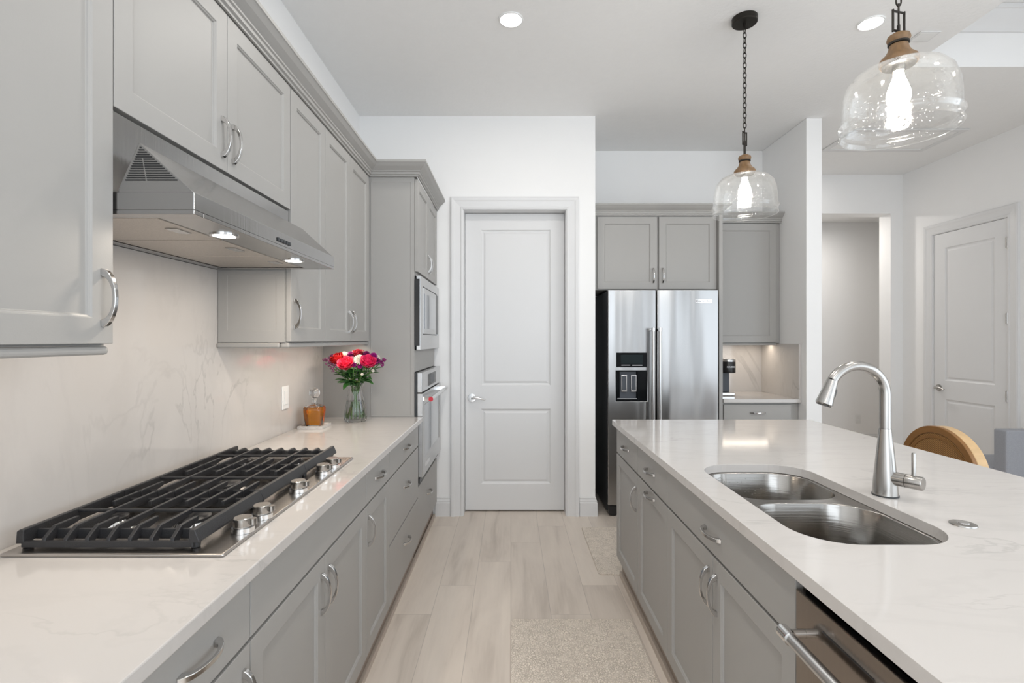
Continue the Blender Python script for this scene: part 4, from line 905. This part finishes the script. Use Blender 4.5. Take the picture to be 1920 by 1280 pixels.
# ------------------------------------------------------------------ pendants and downlights
def pendant(y, label, fz, hw, ang, x=1.287):
    p = thing('pendant_lamp', label, 'pendant lamp', (x, y, 2.085), 'glass pendant lamps over the island')
    MB().lathe([(0.062, CEIL-0.032), (0.066, CEIL-0.028), (0.066, CEIL-0.0005)], (x, y, 0), 36).lathe([(0.008, CEIL-0.055), (0.008, CEIL-0.030)], (x, y, 0), 12).build('canopy', M_BRONZE, p, smooth=40)
    ch = MB(); z = CEIL-0.052; k = 0
    while z > fz[1]+0.03:
        L, W = 0.034, 0.0085; pts = []
        for i in range(14):
            a = 2*math.pi*i/14; u = W*math.cos(a); v = L/2*math.sin(a)
            pts.append((x+u, y, z-L/2+v) if k % 2 else (x, y+u, z-L/2+v))
        ch.tube(pts, 0.0027, 6, True); z -= L-0.0065; k += 1
    ch.build('chain', M_BRONZE, p, smooth=60)
    lk = MB(); ca, sa = hw*math.cos(ang), hw*math.sin(ang); z0, z1 = fz
    for q0, q1 in (((-1, z0), (1, z0)), ((-1, z1), (1, z1)), ((-1, z0-0.0045), (-1, z1+0.0045)), ((1, z0-0.0045), (1, z1+0.0045))):
        lk.tube([(x+q0[0]*ca, y+q0[0]*sa, q0[1]), (x+q1[0]*ca, y+q1[0]*sa, q1[1])], 0.0045, 4)
    lk.tube([(x, y, z0), (x, y, z1+0.028)], 0.0032, 6); lk.tube([(x, y, z0), (x, y, z0+0.02)], 0.005, 6)
    lk.build('hook', M_BRONZE, p, smooth=30)
    if z0 > 2.44: MB().lathe([(0.0065, 2.416), (0.0065, z0-0.001)], (x, y, 0), 14).build('rod', M_BRONZE, p, smooth=40)
    wd = MB().lathe([(0.052, 2.312), (0.056, 2.322), (0.052, 2.332), (0.038, 2.345), (0.030, 2.360), (0.026, 2.376), (0.026, 2.380), (0.030, 2.386), (0.0335, 2.396), (0.031, 2.406), (0.020, 2.413), (0.006, 2.416)], (x, y, 0), 40).build('wood_holder', M_WOOD, p, smooth=60)
    MB().lathe([(0.0262, 2.376), (0.0305, 2.378), (0.0305, 2.384), (0.0262, 2.386)], (x, y, 0), 32, closed=True).build('collar', M_BRONZE, wd, smooth=40)
    prof = [(0.166, 2.087), (0.169, 2.091), (0.166, 2.097), (0.164, 2.110), (0.166, 2.117), (0.171, 2.123), (0.171, 2.127), (0.165, 2.134), (0.163, 2.145), (0.162, 2.180), (0.158, 2.222), (0.147, 2.258), (0.125, 2.284), (0.095, 2.298), (0.065, 2.305), (0.050, 2.311)]
    inner = [(r-0.003, z-0.001) for r, z in reversed(prof)]
    MB().lathe(prof+inner, (x, y, 0), 64, closed=True).build('glass_shade', M_SHADE, p, smooth=60)
    sk_ = MB().lathe([(0.018, 2.288), (0.018, 2.304), (0.047, 2.306), (0.048, 2.3115)], (x, y, 0), 28).build('socket', M_NICKEL, p, smooth=40)
    MB().lathe([(0.001, 2.166), (0.016, 2.169), (0.028, 2.181), (0.034, 2.200), (0.033, 2.220), (0.025, 2.246), (0.016, 2.270), (0.014, 2.2875)], (x, y, 0), 24).build('bulb', M_BULB, p, smooth=60)
    return p
pendant(2.79, 'glass pendant lamp hanging farther away, over the refrigerator end of the island', (2.472, 2.538), 0.017, 0.6)
pendant(1.682, 'glass pendant lamp hanging nearer the camera, above the faucet', (2.422, 2.486), 0.024, 0.25)
for (x, y, lab) in ((0, 2.80, 'round recessed ceiling light above the kitchen aisle in front of the door'), (2.01, 2.83, 'round recessed ceiling light between the two pendant lamps')):
    t = thing('ceiling_light', lab, 'ceiling light', (x, y, CEIL-0.008), 'recessed ceiling lights')
    MB().lathe([(0.068, CEIL-0.0005), (0.066, CEIL-0.006), (0.060, CEIL-0.008), (0.059, CEIL-0.004), (0.059, CEIL-0.0005)], (x, y, 0), 40, closed=True).build('trim_ring', M_WHITEPL, t, smooth=40)
    MB().lathe([(0.0585, CEIL-0.006), (0.0585, CEIL-0.0006)], (x, y, 0), 40).build('lens', M_LENS, t)
o = thing('ceiling_vent', 'small white square ceiling plate beside the tray ceiling edge', 'vent', (2.41, 2.955, CEIL-0.008))
MB().box(2.352, 2.470, 2.905, 3.005, CEIL-0.006, CEIL-0.0005).build('plate', M_TRIM, o, bevel=0.003)
MB().box(2.362, 2.460, 2.915, 2.995, CEIL-0.008, CEIL-0.0061).build('cover', M_WHITEPL, o, bevel=0.001)
o = thing('attic_hatch', 'white framed hatch panel in the foyer ceiling behind the pendants', 'hatch', (3.36, 4.5, CEIL-0.012))
MB().box(2.95, 3.80, 4.30, 4.70, CEIL-0.006, CEIL-0.0005).build('panel', M_CEIL, o)
MB().box(2.90, 2.95, 4.25, 4.75, CEIL-0.012, CEIL-0.0005).box(3.80, 3.85, 4.25, 4.75, CEIL-0.012, CEIL-0.0005).box(2.95, 3.80, 4.25, 4.30, CEIL-0.012, CEIL-0.0005).box(2.95, 3.80, 4.70, 4.75, CEIL-0.012, CEIL-0.0005).build('frame', M_TRIM, o, bevel=0.002)
o = thing('wall_outlet', 'white electrical outlet low on the far hallway wall', 'outlet', (4.60, 6.719, 0.29))
TH = face_my(6.7195)
MB(TH).box(4.565, 4.635, 0.29, 0.405, 0, 0.005).build('plate', M_WHITEPL, o, bevel=0.002)
for z in (0.322, 0.373): MB(TH).box(4.583, 4.617, z-0.015, z+0.015, 0.005, 0.008).build('socket', M_WHITEPL, o, bevel=0.002)

# ------------------------------------------------------------------ rugs
def rug(x0, x1, y0, y1, lab):
    o = MB().add(*(lambda pts: ([(x, y, 0.0005) for x, y in pts]+[(x, y, 0.008) for x, y in pts], [tuple(range(len(pts))), tuple(range(2*len(pts)-1, len(pts)-1, -1))]+[(i, (i+1) % len(pts), len(pts)+(i+1) % len(pts), len(pts)+i) for i in range(len(pts))]))(rrect(x0, x1, y0, y1, 0.02, 4))).build('rug', M_RUG, None, bevel=0.002)
    return tag(o, lab, 'rug', 'beige woven kitchen mats')
rug(0.0, 0.600, 1.0, 2.524, 'beige woven mat on the aisle floor in front of the sink cabinet')
rug(0.522, 1.60, 3.012, 3.757, 'beige woven mat on the floor between island end and refrigerator')

# ------------------------------------------------------------------ seating
sx, sy = 2.0, 2.63
st = thing('bar_stool', 'wooden bar stool with round cane back behind the island countertop', 'stool', (sx, sy, 0))
BXc, BZ, BR = 2.215, 0.712, 0.237
def disc(r0, r1, x0, x1, n=56): return MB().lathe([(r0, x0), (r1, x0), (r1, x1), (r0, x1)], (0, sy, BZ), n, 0, closed=True)
bk = disc(BR-0.036, BR, BXc-0.012, BXc+0.008).build('back_frame', M_RATTAN, st, smooth=40, bevel=0.003)
MB().lathe([(0.001, BXc-0.006), (BR-0.0365, BXc-0.006), (BR-0.0365, BXc-0.002), (0.001, BXc-0.002)], (0, sy, BZ), 48, 0).build('cane_panel', M_CANE, st)
MB().lathe([(BR-0.062, BXc-0.0095), (BR-0.050, BXc-0.0095), (BR-0.050, BXc-0.0065), (BR-0.062, BXc-0.0065)], (0, sy, BZ), 48, 0, closed=True).build('spline', M_RATTAN, st, smooth=40)
disc(BR-0.030, BR-0.001, BXc+0.0085, BXc+0.060).build('back_shell', M_ASH, st, smooth=40, bevel=0.004)
MB().lathe([(0.2, 0.600), (0.215, 0.612), (0.215, 0.640), (0.19, 0.655)], (sx, sy, 0), 40).build('seat', M_FABRIC, st, smooth=40)
for (a, b) in ((-1, -1), (-1, 1), (1, -1), (1, 1)):
    tp = (sx+a*0.13, sy+b*0.13, 0.6); MB().tube([(sx+a*0.18, sy+b*0.18, 0.0), tp], [0.014, 0.019], 12).build('leg', M_RATTAN, st, smooth=40)
ft = MB(); q = [(sx+a*0.166, sy+b*0.166, 0.16) for a, b in ((-1, -1), (-1, 1), (1, 1), (1, -1))]
for i in range(4): ft.tube([q[i], q[(i+1) % 4]], 0.009, 8)
ft.build('footrest', M_RATTAN, st, smooth=40)
for b in (-1, 1): MB().tube([(sx+0.185, sy+b*0.10, 0.63), (BXc+0.03, sy+b*0.12, 0.60)], 0.011, 8).build('back_support', M_ASH, st, smooth=40)

ch = thing('upholstered_chair', 'grey fabric chair back just visible past the island at the picture edge', 'chair', (3.78, 3.85, 0))
MB().box(3.502, 4.06, 3.58, 3.68, 0.36, 0.755).build('backrest', M_FABRIC, ch, bevel=0.012, seg=3)
MB().box(3.51, 4.05, 3.681, 4.12, 0.34, 0.47).build('seat', M_FABRIC, ch, bevel=0.02, seg=3)
for (x, y) in ((3.54, 3.62), (4.02, 3.62), (3.54, 4.08), (4.02, 4.08)): MB().tube([(x, y, 0), (x, y, 0.34 if y > 3.7 else 0.36)], [0.014, 0.02], 10).build('leg', M_RATTAN, ch, smooth=40)
